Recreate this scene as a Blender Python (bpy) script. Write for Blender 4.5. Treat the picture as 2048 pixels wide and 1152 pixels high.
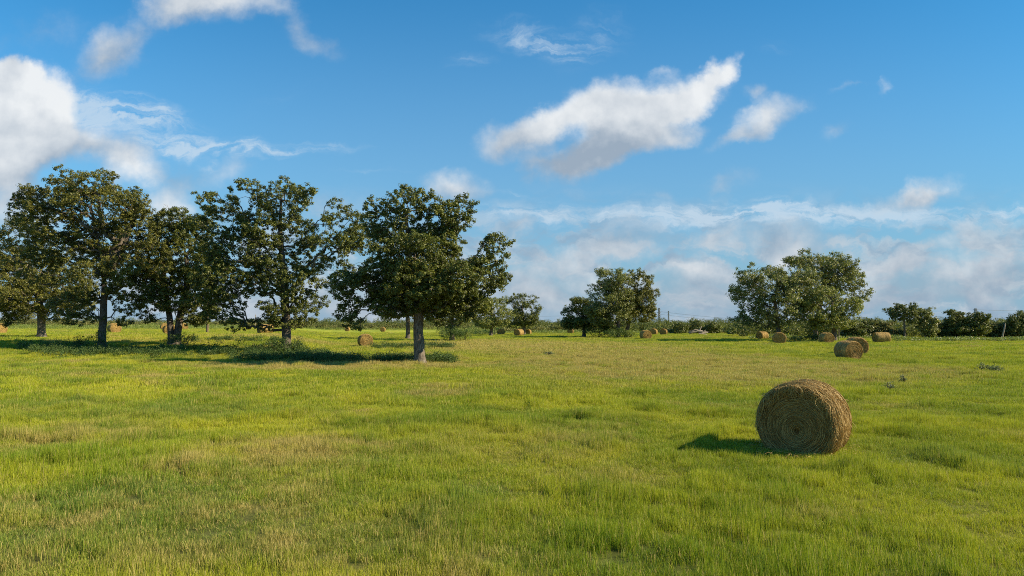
import bpy, math, random
import numpy as np
from mathutils import Vector

for o in list(bpy.data.objects):
    bpy.data.objects.remove(o)
SC = bpy.context.scene
COL = SC.collection
R = math.radians
rng = np.random.default_rng(7)
random.seed(7)

# ------------------------------------------------------------------ camera
F, HZ, H = 1365.0, 645.0, 2.75            # focal length and horizon row for a 2048 px wide frame, eye height
PIT = math.atan((HZ - 576) / F)
cd = bpy.data.cameras.new('camera')
cam = bpy.data.objects.new('camera', cd)
COL.objects.link(cam)
cam.location = (0, 0, H)
cam.rotation_euler = (R(90) + PIT, 0, 0)
cd.sensor_width = 36
cd.lens = 36 * F / 2048
cd.clip_start = 0.1
cd.clip_end = 12000
SC.camera = cam

# ------------------------------------------------------------------ sun and exposure
SUN_EL, SUN_A = R(33), R(7)
sdir = Vector((math.cos(SUN_EL) * math.cos(SUN_A), -math.cos(SUN_EL) * math.sin(SUN_A), math.sin(SUN_EL)))
sl = bpy.data.lights.new('sun', 'SUN')
sl.energy = 5.0
sl.angle = R(0.5)
sl.color = (1.0, 0.83, 0.58)
so = bpy.data.objects.new('sun', sl)
COL.objects.link(so)
so.rotation_euler = sdir.to_track_quat('Z', 'Y').to_euler()
SC.view_settings.view_transform = 'Standard'
SC.view_settings.look = 'None'
SC.view_settings.exposure = 0.85
SC.view_settings.gamma = 1.0
SC.render.engine = 'CYCLES'
cy = SC.cycles
cy.max_bounces = 6
cy.diffuse_bounces = 3
cy.glossy_bounces = 2
cy.transmission_bounces = 3
cy.transparent_max_bounces = 4
cy.sample_clamp_indirect = 4.0
cy.sample_clamp_direct = 12.0
cy.filter_width = 1.0
cy.use_denoising = False


def ray(px, py):
    """world direction of a photo pixel, scaled so that its forward (y) part is 1"""
    a, b = px - 1024.0, 576.0 - py
    fy = F * math.cos(PIT) - b * math.sin(PIT)
    fz = F * math.sin(PIT) + b * math.cos(PIT)
    return a / fy, fz / fy


# ------------------------------------------------------------------ node helper
class NT:
    def __init__(s, tree):
        s.t = tree

    def n(s, typ, ins=None, **kw):
        nd = s.t.nodes.new(typ)
        for k, v in kw.items():
            setattr(nd, k, v)
        for k, v in (ins or {}).items():
            sock = nd.inputs[k]
            if hasattr(v, 'is_output'):
                s.t.links.new(v, sock)
            else:
                sock.default_value = v
        return nd

    def math(s, op, a, b=0.0, c=0.0, clamp=False):
        nd = s.n('ShaderNodeMath', {0: a, 1: b, 2: c}, operation=op)
        nd.use_clamp = clamp
        return nd.outputs[0]

    def vm(s, op, a, b=(0, 0, 0), c=(0, 0, 0)):
        return s.n('ShaderNodeVectorMath', {0: a, 1: b, 2: c}, operation=op).outputs[0]

    def noise(s, vec, scale, detail=3.0, rough=0.5, dist=0.0, out='Fac'):
        return s.n('ShaderNodeTexNoise', {'Vector': vec, 'Scale': scale, 'Detail': detail, 'Roughness': rough,
                                          'Distortion': dist}).outputs[out]

    def step(s, x, a, b):
        nd = s.n('ShaderNodeMapRange', {0: x, 1: a, 2: b, 3: 0.0, 4: 1.0})
        nd.interpolation_type = 'SMOOTHSTEP'
        return nd.outputs[0]

    def mix(s, f, a, b, mode='MIX'):
        nd = s.n('ShaderNodeMix', {0: f}, data_type='RGBA', blend_type=mode)
        for k, v in ((6, a), (7, b)):
            if hasattr(v, 'is_output'):
                s.t.links.new(v, nd.inputs[k])
            else:
                nd.inputs[k].default_value = tuple(v) + (1,) if len(v) == 3 else v
        return nd.outputs[2]

    def blob(s, vec, loc, scl, rot=0.0, kind='SPHERICAL'):
        m = s.n('ShaderNodeMapping', {'Vector': vec, 'Location': (loc[0], loc[1], 0), 'Rotation': (0, 0, rot),
                                      'Scale': (scl[0], scl[1], 1)}, vector_type='TEXTURE')
        return s.n('ShaderNodeTexGradient', {'Vector': m.outputs[0]}, gradient_type=kind).outputs['Fac']


# ------------------------------------------------------------------ world: sky with clouds at infinity
W = bpy.data.worlds.new('World')
SC.world = W
W.use_nodes = True
wt = W.node_tree
wt.nodes.clear()
N = NT(wt)
sky = N.n('ShaderNodeTexSky', sky_type='NISHITA')
sky.sun_disc = False
sky.sun_elevation = SUN_EL
sky.sun_rotation = R(90) + SUN_A
sky.altitude = 0
sky.air_density = 1.0
sky.dust_density = 0.3
sky.ozone_density = 3.2
hs = N.n('ShaderNodeVectorMath', {0: sky.outputs[0], 1: (0.38, 1.20, 1.46)}, operation='MULTIPLY')
tc = N.n('ShaderNodeTexCoord')
D = tc.outputs['Generated']
sx = N.n('ShaderNodeSeparateXYZ', {0: D})
ay = N.math('MAXIMUM', N.math('ABSOLUTE', sx.outputs[1]), 0.02)
uu = N.math('DIVIDE', sx.outputs[0], ay)
vv = N.math('DIVIDE', sx.outputs[2], ay)
UV = N.n('ShaderNodeCombineXYZ', {0: uu, 1: vv, 2: 0.0}).outputs[0]
wn = N.noise(UV, 7.0, 5.0, 0.55, out='Color')
wv = N.vm('SUBTRACT', wn, (0.5, 0.5, 0.5))
wv = N.vm('MULTIPLY', wv, (0.11, 0.075, 0.0))
UVW = N.vm('ADD', UV, wv)
wn2 = N.noise(UV, 24.0, 6.0, 0.66, out='Color')
UVW = N.vm('ADD', UVW, N.vm('MULTIPLY', N.vm('SUBTRACT', wn2, (0.5, 0.5, 0.5)), (0.036, 0.028, 0.0)))
# px, py, rx, ry, tilt (deg, counter-clockwise), weight, tone 0 grey..1 white, wispy weight
CL = [
    (10, 235, 140, 125, 0, 1.5, 0.92, 0), (75, 195, 85, 75, -20, 1.1, 1.0, 0), (15, 130, 45, 35, 0, .6, 1.0, 0), (15, 150, 75, 50, 0, 1.2, 1.0, 0),
    (20, 320, 110, 65, 0, .9, 0.75, 0), (0, 400, 150, 60, 0, .8, 0.55, 0), (130, 270, 90, 50, 0, .7, .7, 0),
    (195, 295, 120, 45, 8, .75, 0.5, 0), (250, 335, 75, 50, 10, 1.0, 0.95, 0), (340, 350, 80, 45, 0, .5, 0.45, 0),
    (340, 405, 70, 40, 0, .7, 0.65, 0), (400, 350, 60, 40, 0, .3, 0.3, 0), (480, 335, 70, 45, 20, .32, 0.4, 0),
    (215, 110, 90, 55, 35, .78, 0.42, 0), (290, 50, 110, 50, 25, .32, 0.4, 0), (430, 0, 140, 65, 5, 1.0, 0.66, 0), (545, 0, 60, 30, 0, .3, .5, 0),
    (350, 10, 90, 50, 0, .35, 0.6, 0), (50, 60, 190, 70, 10, .3, .35, 0), (585, 45, 50, 65, 20, .45, 0.36, 0),
    (645, 85, 75, 38, -20, .42, 0.4, 0),
    (1015, 285, 85, 42, 10, .9, 0.62, 0), (1085, 250, 80, 45, 25, .8, 0.75, 0), (1145, 218, 88, 54, 20, .95, .95, 0),
    (1230, 205, 100, 62, 10, .82, .82, 0), (1310, 200, 108, 66, 10, .92, .92, 0), (1380, 185, 90, 52, 25, .9, 0.9, 0),
    (1435, 145, 55, 26, 40, .9, 0.95, 0), (1290, 245, 130, 62, 10, .85, 0.72, 0), (1210, 285, 110, 45, 20, .85, 0.55, 0),
    (1150, 318, 110, 45, 15, .85, 0.35, 0), (1085, 325, 60, 30, 0, .4, 0.2, 0), (1350, 272, 90, 24, 12, .6, 0.65, 0),
    (1330, 135, 35, 18, 0, .4, .8, 0), (1140, 385, 90, 30, 0, .25, .3, 0),
    (1530, 240, 80, 45, 15, .85, 0.72, 0), (1480, 275, 75, 22, 15, .5, 0.6, 0), (1610, 225, 50, 30, 30, .3, .5, 0),
    (1500, 185, 40, 20, 0, .42, .5, 0), (1680, 265, 50, 26, 30, .3, .4, 0), (1320, 395, 60, 18, 0, .28, .4, 0), (1120, 520, 70, 26, 10, .5, .55, 0), (1180, 560, 60, 24, 0, .5, .8, 0), (1500, 545, 60, 22, 10, .45, .5, 0), (1790, 530, 80, 24, 5, .5, .5, 0), (1860, 500, 60, 18, 10, .4, .35, 0), (1960, 600, 90, 26, 0, .5, .7, 0),
    (1850, 385, 70, 38, 25, .8, 0.8, 0), (1795, 408, 80, 28, 15, .55, 0.5, 0), (1750, 170, 30, 22, 60, .5, 0.9, 0),
    (1700, 180, 50, 12, 20, .3, 0.6, 0), (905, 378, 95, 45, 0, .85, 0.62, 0), (1460, 370, 80, 30, 20, .4, 0.35, 0),
    (1230, 480, 125, 50, 0, 0.64, 0.34, 0), (1240, 505, 90, 28, 0, 0.40, 0.61, 0), (1410, 475, 90, 32, 12, 0.64, 0.41, 0),
    (1560, 480, 130, 45, 0, 0.60, 0.34, 0), (1030, 460, 130, 35, 20, 0.40, 0.25, 0), (1930, 470, 55, 42, 0, 0.60, 0.45, 0),
    (1640, 500, 110, 60, 0, 0.44, 0.37, 0), (1385, 540, 70, 36, 0, 0.60, 0.74, 0), (1380, 575, 190, 60, 0, 0.48, 0.41, 0),
    (1060, 545, 140, 60, 0, 0.48, 0.45, 0), (1050, 600, 200, 60, 0, 0.36, 0.41, 0), (1920, 555, 260, 70, 8, 0.56, 0.45, 0),
    (2040, 510, 110, 70, 0, 0.48, 0.49, 0), (1560, 520, 60, 25, 30, 0.48, 0.74, 0), (2045, 455, 40, 30, 0, 0.40, 0.66, 0),
    (1700, 570, 300, 60, 0, 0.32, 0.37, 0), (1200, 620, 900, 50, 0, 0.40, 0.37, 0), (500, 600, 700, 80, 0, 0.48, 0.34, 0),
    (100, 480, 220, 70, 0, 0.36, 0.41, 0), (650, 420, 120, 50, 0, .3, .4, 0),
    (245, 225, 180, 50, -10, 0, 1, 2.6), (140, 215, 110, 50, -15, 0, 1, 1.4), (450, 296, 230, 30, -2, 0, 1, 2.6),
    (330, 290, 90, 22, -10, 0, 1, .7), (640, 297, 110, 14, 0, 0, 1, 1.6), (430, 330, 30, 14, 0, 0, 1, 1.2),
    (1050, 72, 120, 40, -15, 0, 1, 1.3), (1180, 75, 120, 60, 20, 0, 1, .8), (940, 118, 60, 24, 0, 0, 1, .8),
    (1545, 95, 60, 20, 0, 0, 1, .5), (1040, 388, 75, 10, -8, 0, 1, 1.0), (740, 348, 90, 8, 0, 0, 1, .7),
    (1060, 432, 200, 30, 0, 0, 1, 2.0), (1320, 440, 210, 34, 3, 0, 1, 2.4), (1500, 424, 200, 34, 0, 0, 1, 2.3),
    (1760, 440, 300, 27, -1, 0, 1, 2.8), (2030, 428, 100, 18, 3, 0, 1, 2.6), (560, 190, 120, 30, 20, 0, 1, .25),
]
DK = [(1150, 318, 170, 48, 20, .55), (1050, 292, 95, 34, 10, .35), (1270, 285, 140, 30, 12, .35), (1210, 250, 60, 30, 50, .3), (60, 345, 190, 70, 0, .5), (110, 265, 90, 40, -30, .35),
      (-5, 240, 70, 40, 0, .3), (420, 40, 150, 28, 5, .4), (210, 120, 110, 40, 35, .3), (1530, 262, 90, 20, 15, .25), (200, 310, 130, 34, 10, .3), (900, 400, 90, 24, 0, .3),
      (1235, 470, 140, 26, 0, .3), (1390, 590, 200, 40, 0, .35), (1930, 590, 260, 50, 8, .35), (1850, 402, 80, 18, 20, .25)]
CL += [(a, b, c, d_, e_, 0, 0, 0, k) for a, b, c, d_, e_, k in DK]
acc = None
for (px, py, rx, ry, rot, w, tone, ci, *dk) in CL:
    u0, v0 = ray(px, py)
    # the tiny term makes each blob wait for the one before (keeps the shader's stack small)
    q_ = UVW if acc is None else N.vm('MULTIPLY_ADD', acc, (1e-7, 1e-7, 1e-7), UVW)
    s_ = N.blob(q_, (u0, v0), (rx * 1.15 / 1365, ry * 1.15 / 1355), R(rot))
    nd = N.n('ShaderNodeVectorMath', {0: s_, 1: (w * 1.15, -dk[0] if dk else w * 1.15 * tone, ci)}, operation='MULTIPLY_ADD')
    if acc is not None:
        wt.links.new(acc, nd.inputs[2])
    acc = nd.outputs[0]
sa = N.n('ShaderNodeSeparateXYZ', {0: acc})
dens = sa.outputs[0]
fb = N.noise(UV, 10.0, 9.0, 0.60)
fbs = N.noise(N.vm('ADD', UV, (0.02, 0.02, 0.0)), 9.0, 3.0, 0.5)
nz = N.math('SUBTRACT', fb, 0.5)
den2 = N.math('ADD', dens, N.math('MULTIPLY', nz, 1.35))
alpha = N.step(den2, 0.02, 1.15)
alpha = N.math('MULTIPLY', N.math('MULTIPLY', alpha, N.step(dens, 0.0, 0.35)), 0.96)
tone = N.math('DIVIDE', N.math('MAXIMUM', sa.outputs[1], 0.0), N.math('MAXIMUM', dens, 0.05))
rel = N.math('MULTIPLY', N.math('SUBTRACT', fb, fbs), 1.5)
tone = N.math('POWER', tone, 1.35)
tone = N.math('ADD', tone, rel)
tone = N.math('ADD', tone, N.math('MULTIPLY', N.math('SUBTRACT', N.noise(UV, 5.0, 4.0, 0.55), .5), .55))
tone = N.math('ADD', tone, N.math('MULTIPLY', N.step(dens, 1.6, 0.3), 0.06), clamp=True)
ccol = N.mix(tone, (0.29, 0.36, 0.445), (0.76, 0.78, 0.79))
# feathery cirrus
m2 = N.n('ShaderNodeMapping', {'Vector': UVW, 'Rotation': (0, 0, R(9)), 'Scale': (5.0, 26.0, 1.0)}).outputs[0]
ci1 = N.noise(m2, 1.6, 6.0, 0.62, 1.4)
ci2 = N.noise(UVW, 22.0, 5.0, 0.6)
cin = N.math('ADD', N.math('MULTIPLY', ci1, 0.75), N.math('MULTIPLY', ci2, 0.45))
cia = N.math('MULTIPLY', sa.outputs[2], N.step(cin, .36, .92))
cia = N.math('MULTIPLY', N.step(cia, 0.0, 1.25), 0.72)
azf = N.math('SUBTRACT', 1.03, N.math('MULTIPLY', N.step(uu, -.1, .8), .16))
hs = N.n('ShaderNodeVectorMath', {0: hs.outputs[0], 3: azf}, operation='SCALE')
hz = N.math('POWER', N.math('SUBTRACT', 1.0, N.math('DIVIDE', vv, 0.52), clamp=True), 1.5)
base = N.mix(N.math('MULTIPLY', hz, 1.0, clamp=True), hs.outputs[0], (2.45, 3.75, 5.0))
# Background colour = cloud / 0.1 so that the 0.1 strength brings it back
SK = 0.10
sc_c = N.n('ShaderNodeVectorMath', {0: ccol, 3: 1.0 / SK}, operation='SCALE').outputs[0]
# broken low bank of thin cloud toward the horizon
mb = N.n('ShaderNodeMapping', {'Vector': UVW, 'Scale': (1.0, 2.3, 1.0)}).outputs[0]
bn = N.noise(mb, 12.0, 7.0, 0.6, 0.3)
bn2 = N.noise(N.vm('ADD', mb, (5.2, 0.03, 0)), 15.0, 7.0, 0.58)
ba = N.math('MULTIPLY', N.step(bn, .40, .60), N.step(vv, .215, .09))
ba = N.math('MULTIPLY', ba, .78)
bc = N.mix(N.step(bn2, .40, .62), (0.265 / SK, 0.355 / SK, 0.46 / SK), (0.49 / SK, 0.54 / SK, 0.59 / SK))
base = N.mix(ba, base, bc)
c1 = N.mix(cia, base, (0.52 / SK, 0.63 / SK, 0.73 / SK))
c2 = N.mix(alpha, c1, sc_c)
bg = N.n('ShaderNodeBackground', {'Color': c2, 'Strength': 0.064})
wo = N.n('ShaderNodeOutputWorld', {'Surface': bg.outputs[0]})
W.cycles.sampling_method = 'MANUAL'
W.cycles.sample_map_resolution = 512


# ------------------------------------------------------------------ numpy helpers
def S(t):
    t = np.clip(t, 0, 1)
    return t * t * (3 - 2 * t)


def hsh(ix, iy, iz, seed):
    n = (ix * 374761393 + iy * 668265263 + iz * 2147483647 + seed * 1274126177).astype(np.int64)
    n = (n ^ (n >> 13)) * 1274126177
    n = n & 0x7fffffff
    return ((n ^ (n >> 16)) & 0xffffff) / float(0xffffff)


def vnoise(x, y, z=None, seed=0):
    x = np.asarray(x, float); y = np.asarray(y, float)
    z = np.zeros_like(x) if z is None else np.asarray(z, float)
    xi, yi, zi = np.floor(x).astype(np.int64), np.floor(y).astype(np.int64), np.floor(z).astype(np.int64)
    fx, fy, fz = S(x - xi), S(y - yi), S(z - zi)
    out = 0
    for dx in (0, 1):
        for dy in (0, 1):
            for dz in (0, 1):
                w = (fx if dx else 1 - fx) * (fy if dy else 1 - fy) * (fz if dz else 1 - fz)
                out = out + w * hsh(xi + dx, yi + dy, zi + dz, seed)
    return out


def terrain(x, y):
    x = np.asarray(x, float); y = np.asarray(y, float)
    yy = np.maximum(y, 1.0)
    u = x / yy
    bump = 1.15 * S((-0.25 - u) / 0.11) * S((y - 48) / 24) * (1 - S((y - 260) / 200))
    micro = (vnoise(x * .12, y * .12, seed=3) - .5) * .14 + (vnoise(x * .6, y * .6, seed=4) - .5) * .05
    fade = 1 - S((np.hypot(x, y) - 60) / 60)
    return bump + micro * fade


def at(px, d):
    """ground point seen in photo column px at depth d"""
    u, _ = ray(px, HZ)
    x = u * d
    return np.array([x, d, float(terrain(x, d))])


def mesh_np(name, V, faces, mats, smooth=False, fmat=None, parent=None, attrs=None):
    """faces: list of int arrays (m,3) or (m,4)"""
    me = bpy.data.meshes.new(name)
    V = np.asarray(V, np.float32)
    me.vertices.add(len(V))
    me.vertices.foreach_set('co', V.ravel())
    faces = [f for f in faces if len(f)]
    loops = np.concatenate([f.ravel() for f in faces]).astype(np.int32)
    sizes = np.concatenate([np.full(len(f), f.shape[1], np.int32) for f in faces])
    starts = np.concatenate([[0], np.cumsum(sizes)[:-1]]).astype(np.int32)
    me.loops.add(len(loops))
    me.loops.foreach_set('vertex_index', loops)
    me.polygons.add(len(sizes))
    me.polygons.foreach_set('loop_start', starts)
    me.polygons.foreach_set('loop_total', sizes)
    if fmat is not None:
        me.polygons.foreach_set('material_index', np.asarray(fmat, np.int32))
    me.polygons.foreach_set('use_smooth', np.full(len(sizes), smooth, bool))
    for m in (mats if isinstance(mats, (list, tuple)) else [mats]):
        me.materials.append(m)
    for k, a in (attrs or {}).items():
        at_ = me.attributes.new(k, 'FLOAT', 'POINT')
        at_.data.foreach_set('value', np.asarray(a, np.float32))
    me.update(calc_edges=True)
    o = bpy.data.objects.new(name, me)
    COL.objects.link(o)
    if parent is not None:
        o.parent = parent
    return o


def tag(o, label, cat, group=None, kind=None):
    if label: o['label'] = label
    if cat: o['category'] = cat
    if group: o['group'] = group
    if kind: o['kind'] = kind
    return o


def thing(name, loc, label, cat, group=None, rz=0.0):
    o = bpy.data.objects.new(name, None)
    COL.objects.link(o)
    o.location = tuple(float(c) for c in loc)
    o.rotation_euler = (0, 0, rz)
    o.empty_display_size = 0.3
    return tag(o, label, cat, group)


def copy_tree(o, parent=None):
    c = o.copy()
    COL.objects.link(c)
    if parent is not None:
        c.parent = parent
    for ch in list(o.children):
        copy_tree(ch, c)
    return c


def frames(d):
    d = d / np.maximum(np.linalg.norm(d, axis=1, keepdims=True), 1e-9)
    up = np.where(np.abs(d[:, 2:3]) > .9, np.array([[1., 0, 0]]), np.array([[0, 0, 1.]]))
    a = np.cross(up, d); a /= np.linalg.norm(a, axis=1, keepdims=True)
    b = np.cross(d, a)
    return d, a, b


def tubes(A, B, ra, rb, da, db, n=5):
    """frustums from points A to B, radii ra, rb, with ring normals da, db"""
    th = np.arange(n) * 2 * math.pi / n
    _, a1, b1 = frames(da)
    _, a2, b2 = frames(db)
    flip = np.sum(a1 * a2, 1, keepdims=True) < 0
    a2 = np.where(flip, -a2, a2); b2 = np.where(flip, -b2, b2)
    c, s = np.cos(th)[None, :, None], np.sin(th)[None, :, None]
    R1 = A[:, None] + ra[:, None, None] * (a1[:, None] * c + b1[:, None] * s)
    R2 = B[:, None] + rb[:, None, None] * (a2[:, None] * c + b2[:, None] * s)
    V = np.concatenate([R1, R2], 1).reshape(-1, 3)
    m = len(A)
    k = np.arange(n)
    q = np.stack([k, (k + 1) % n, (k + 1) % n + n, k + n], 1)
    Fq = (np.arange(m) * 2 * n)[:, None, None] + q[None]
    return V, Fq.reshape(-1, 4)


def pathtube(P, rad, n=10, wob=0.0, seed=0, cap=True):
    P = np.asarray(P, float); rad = np.asarray(rad, float)
    T = np.gradient(P, axis=0)
    d, a, b = frames(T)
    for i in range(1, len(a)):                       # keep frames aligned
        a[i] = a[i - 1] - d[i] * np.dot(a[i - 1], d[i]); a[i] /= np.linalg.norm(a[i]); b[i] = np.cross(d[i], a[i])
    th = np.arange(n) * 2 * math.pi / n
    r = rad[:, None] * np.ones((1, n))
    if wob:
        yy = np.arange(len(P))[:, None] * .35
        r = r * (1 + wob * (vnoise(np.cos(th)[None] * 1.7 + 9 + 0 * yy, np.sin(th)[None] * 1.7 + 0 * yy, yy + 0 * th[None], seed) - .5) * 2)
    V = P[:, None] + r[..., None] * (a[:, None] * np.cos(th)[None, :, None] + b[:, None] * np.sin(th)[None, :, None])
    k = np.arange(n)
    Fs = [np.stack([i * n + k, i * n + (k + 1) % n, (i + 1) * n + (k + 1) % n, (i + 1) * n + k], 1) for i in range(len(P) - 1)]
    V = V.reshape(-1, 3)
    Fq = np.concatenate(Fs)
    if cap:
        V = np.concatenate([V, P[-1:] + d[-1:] * rad[-1]])
        tip = len(V) - 1
        o = (len(P) - 1) * n
        tri = np.stack([o + k, o + (k + 1) % n, np.full(n, tip), np.full(n, tip)], 1)
        return V, Fq, tri[:, :3]
    return V, Fq, np.zeros((0, 3), int)


def leaves(C, size, rs, upb=0.25, asp=0.62, bias=None):
    """one folded rhombic leaf at each centre C, sizes `size`"""
    m = len(C)
    nrm = rs.normal(size=(m, 3)); nrm[:, 2] = np.abs(nrm[:, 2]) * (1 - upb) + upb
    if bias is not None: nrm = nrm * .55 + bias * 1.5 + np.array([0, 0, .35])
    nrm /= np.linalg.norm(nrm, axis=1, keepdims=True)
    t = rs.normal(size=(m, 3)); t -= nrm * np.sum(t * nrm, 1, keepdims=True)
    t /= np.linalg.norm(t, axis=1, keepdims=True)
    s = np.cross(nrm, t)
    L = size[:, None]
    w = L * asp * .5
    V = np.stack([C - t * L * .5, C + s * w + t * L * .08 - nrm * L * .10, C + t * L * .5, C - s * w + t * L * .02 - nrm * L * .10], 1)
    k = (np.arange(m) * 4)[:, None]
    return V.reshape(-1, 3), k + np.array([[0, 1, 2, 3]])


# ------------------------------------------------------------------ materials
def new_mat(name):
    m = bpy.data.materials.new(name)
    m.use_nodes = True
    m.node_tree.nodes.clear()
    return m, NT(m.node_tree)


def out(N, surf, disp=None):
    o = N.n('ShaderNodeOutputMaterial', {'Surface': surf})


# colours of the field, shared by the soil sheet and the grass: only by place
def field_colour(N, pos):
    z0 = N.vm('MULTIPLY', pos, (1, 1, 0))
    big = N.noise(z0, 0.045, 3, .55, .4)
    mid = N.noise(N.vm('ADD', z0, (31, 7, 0)), 0.22, 4, .6, .5)
    sml = N.noise(N.vm('ADD', z0, (3, 57, 0)), 0.85, 3, .6, .4)
    dry = N.noise(N.vm('ADD', z0, (77, 13, 0)), 0.16, 5, .62, .6)
    blu = N.noise(N.vm('ADD', z0, (-37, 91, 0)), 0.13, 4, .55, .5)
    g = N.mix(N.step(mid, 0.36, 0.64), (0.155, 0.25, 0.013), (0.46, 0.47, 0.026))
    g = N.mix(N.math('MULTIPLY', N.step(blu, 0.52, 0.70), .8), g, (0.11, 0.20, 0.04))
    g = N.mix(N.math('MULTIPLY', N.step(big, 0.50, 0.64), .5), g, (0.47, 0.43, 0.05))
    # dry places, by where they lie in the field
    patches = None
    for (px, py, rx, ry, w) in ((1400, 738, 320, 26, 1.5), (1180, 700, 230, 14, .9), (960, 690, 150, 10, .95), (700, 731, 240, 8, 1.7),
                                (1150, 715, 120, 12, .3), (130, 880, 160, 25, .5), (520, 920, 160, 30, .35), (1150, 900, 250, 40, .35),
                                (1750, 745, 200, 16, .45), (560, 691, 120, 5, .8), (1620, 1030, 110, 25, .55), (200, 1120, 240, 50, .4),
                                (1250, 960, 150, 30, .3), (850, 1080, 200, 60, .25), (1800, 960, 420, 110, -.6), (1050, 800, 500, 40, -.12), (1850, 715, 260, 12, -.35)):
        d0 = H / ((py - HZ) / F)
        d1, d2 = H / ((py + ry - HZ) / F), H / ((max(py - ry, HZ + 8) - HZ) / F)
        u0 = ray(px, HZ)[0]
        b_ = N.blob(z0, (u0 * d0, (d1 + d2) / 2), (rx / F * d0 * 1.5, (d2 - d1) / 2 * 1.5))
        b_ = N.math('MULTIPLY', b_, w * 1.6)
        patches = b_ if patches is None else N.math('ADD', patches, b_)
    clp = N.noise(N.vm('MULTIPLY', N.vm('ADD', z0, (11, 5, 0)), (.8, 1.0, 1)), 0.55, 4, .65, .8)
    g = N.mix(N.math('MULTIPLY', N.step(clp, .53, .68), .75), g, (0.070, 0.140, 0.010))  # dark green clumps, with the shade of grass hollows put into the colour
    g = N.mix(N.math('MULTIPLY', N.step(clp, .44, .30), .5), g, (0.50, 0.50, 0.035))
    dv = N.math('ADD', N.math('MULTIPLY', N.step(dry, 0.52, 0.68), .75), N.math('MULTIPLY', patches, N.math('ADD', dry, .35)))
    dv = N.math('MULTIPLY', N.math('MULTIPLY', dv, N.math('MULTIPLY', N.step(sml, .30, .62), 1.4)), 1.0, clamp=True)
    tan = N.mix(N.step(sml, .35, .62), (0.56, 0.46, 0.11), (0.33, 0.25, 0.075))
    return N.mix(dv, g, tan), dv, mid, sml


def make_field_group():
    gt = bpy.data.node_groups.new('field_colour', 'ShaderNodeTree')
    gt.interface.new_socket('Position', in_out='INPUT', socket_type='NodeSocketVector')
    for nm, ty in (('Color', 'NodeSocketColor'), ('Dry', 'NodeSocketFloat'), ('Mid', 'NodeSocketFloat'), ('Small', 'NodeSocketFloat')):
        gt.interface.new_socket(nm, in_out='OUTPUT', socket_type=ty)
    G = NT(gt)
    gi = G.n('NodeGroupInput')
    c, d, m_, s_ = field_colour(G, gi.outputs[0])
    G.n('NodeGroupOutput', {0: c, 1: d, 2: m_, 3: s_})
    return gt


FG = make_field_group()


def mat_ground():
    m, N = new_mat('field_soil')
    geo = N.n('ShaderNodeNewGeometry')
    fg = N.n('ShaderNodeGroup', {}, node_tree=FG)
    m.node_tree.links.new(geo.outputs['Position'], fg.inputs[0])
    fine = N.noise(geo.outputs['Position'], 9.0, 5, .7)
    st = N.n('ShaderNodeMapping', {'Vector': geo.outputs['Position'], 'Scale': (1.6, 0.5, 1)}).outputs[0]
    fib = N.noise(st, 1.2, 5, .7)
    c = N.mix(N.math('MULTIPLY', N.step(fib, .35, .7), .2), fg.outputs[0], (0.15, 0.20, 0.03))
    c = N.mix(N.math('MULTIPLY', N.step(fine, .62, .40), .28), c, (0.085, 0.085, 0.022))
    # near the viewer the sheet is thatch and soil, darkened to paint shaded hollows between the blades
    ln = N.n('ShaderNodeVectorMath', {0: geo.outputs['Position']}, operation='LENGTH').outputs['Value']
    soil = N.mix(fine, (0.04, 0.048, 0.010), (0.10, 0.085, 0.032))
    c = N.mix(N.math('MULTIPLY', N.step(ln, 130, 30), .75), c, soil)
    bmp = N.n('ShaderNodeBump', {'Height': fine, 'Strength': .6, 'Distance': .05})
    b = N.n('ShaderNodeBsdfPrincipled', {'Base Color': c, 'Roughness': .95, 'Specular IOR Level': .1, 'Normal': bmp.outputs[0]})
    out(N, b.outputs[0])
    return m


def mat_grass():
    m, N = new_mat('grass_blades')
    geo = N.n('ShaderNodeNewGeometry')
    oi = N.n('ShaderNodeObjectInfo')
    fg = N.n('ShaderNodeGroup', {}, node_tree=FG)
    m.node_tree.links.new(oi.outputs['Location'], fg.inputs[0])
    rpi = geo.outputs['Random Per Island']
    r2 = N.math('FRACT', N.math('ADD', N.math('MULTIPLY', rpi, 17.3), N.math('MULTIPLY', oi.outputs['Random'], 5.1)))
    thr = N.math('SUBTRACT', .90, N.math('MULTIPLY', fg.outputs[1], .5))
    c = fg.outputs[0]
    c = N.mix(N.math('MULTIPLY', rpi, .35), c, (0.09, 0.15, 0.012))
    c = N.mix(N.math('MULTIPLY', N.step(r2, .55, .85), .45), c, (0.52, 0.52, 0.05))
    c = N.mix(N.math('GREATER_THAN', r2, thr), c, (0.50, 0.41, 0.14))
    d = N.n('ShaderNodeBsdfPrincipled', {'Base Color': c, 'Roughness': .55, 'Specular IOR Level': .25})
    t = N.n('ShaderNodeBsdfTranslucent', {'Color': N.mix(.5, c, (0.34, 0.40, 0.015))})
    s = N.n('ShaderNodeMixShader', {0: .34, 1: d.outputs[0], 2: t.outputs[0]})
    out(N, s.outputs[0])
    return m


def mat_leaf(name, c1, c2, c3, rough=.45, spec=.35, tr=.24):
    m, N = new_mat(name)
    geo = N.n('ShaderNodeNewGeometry')
    rpi = geo.outputs['Random Per Island']
    cl = N.noise(geo.outputs['Position'], 0.9, 2, .5)
    c = N.mix(rpi, c1, c2)
    c = N.mix(N.step(cl, .42, .68), c, c3)
    d = N.n('ShaderNodeBsdfPrincipled', {'Base Color': c, 'Roughness': rough, 'Specular IOR Level': spec})
    t = N.n('ShaderNodeBsdfTranslucent', {'Color': N.mix(.4, c, (c3[0] * 1.9, c3[1] * 2.1, c3[2] * .7))})
    s = N.n('ShaderNodeMixShader', {0: tr, 1: d.outputs[0], 2: t.outputs[0]})
    out(N, s.outputs[0])
    return m


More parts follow.
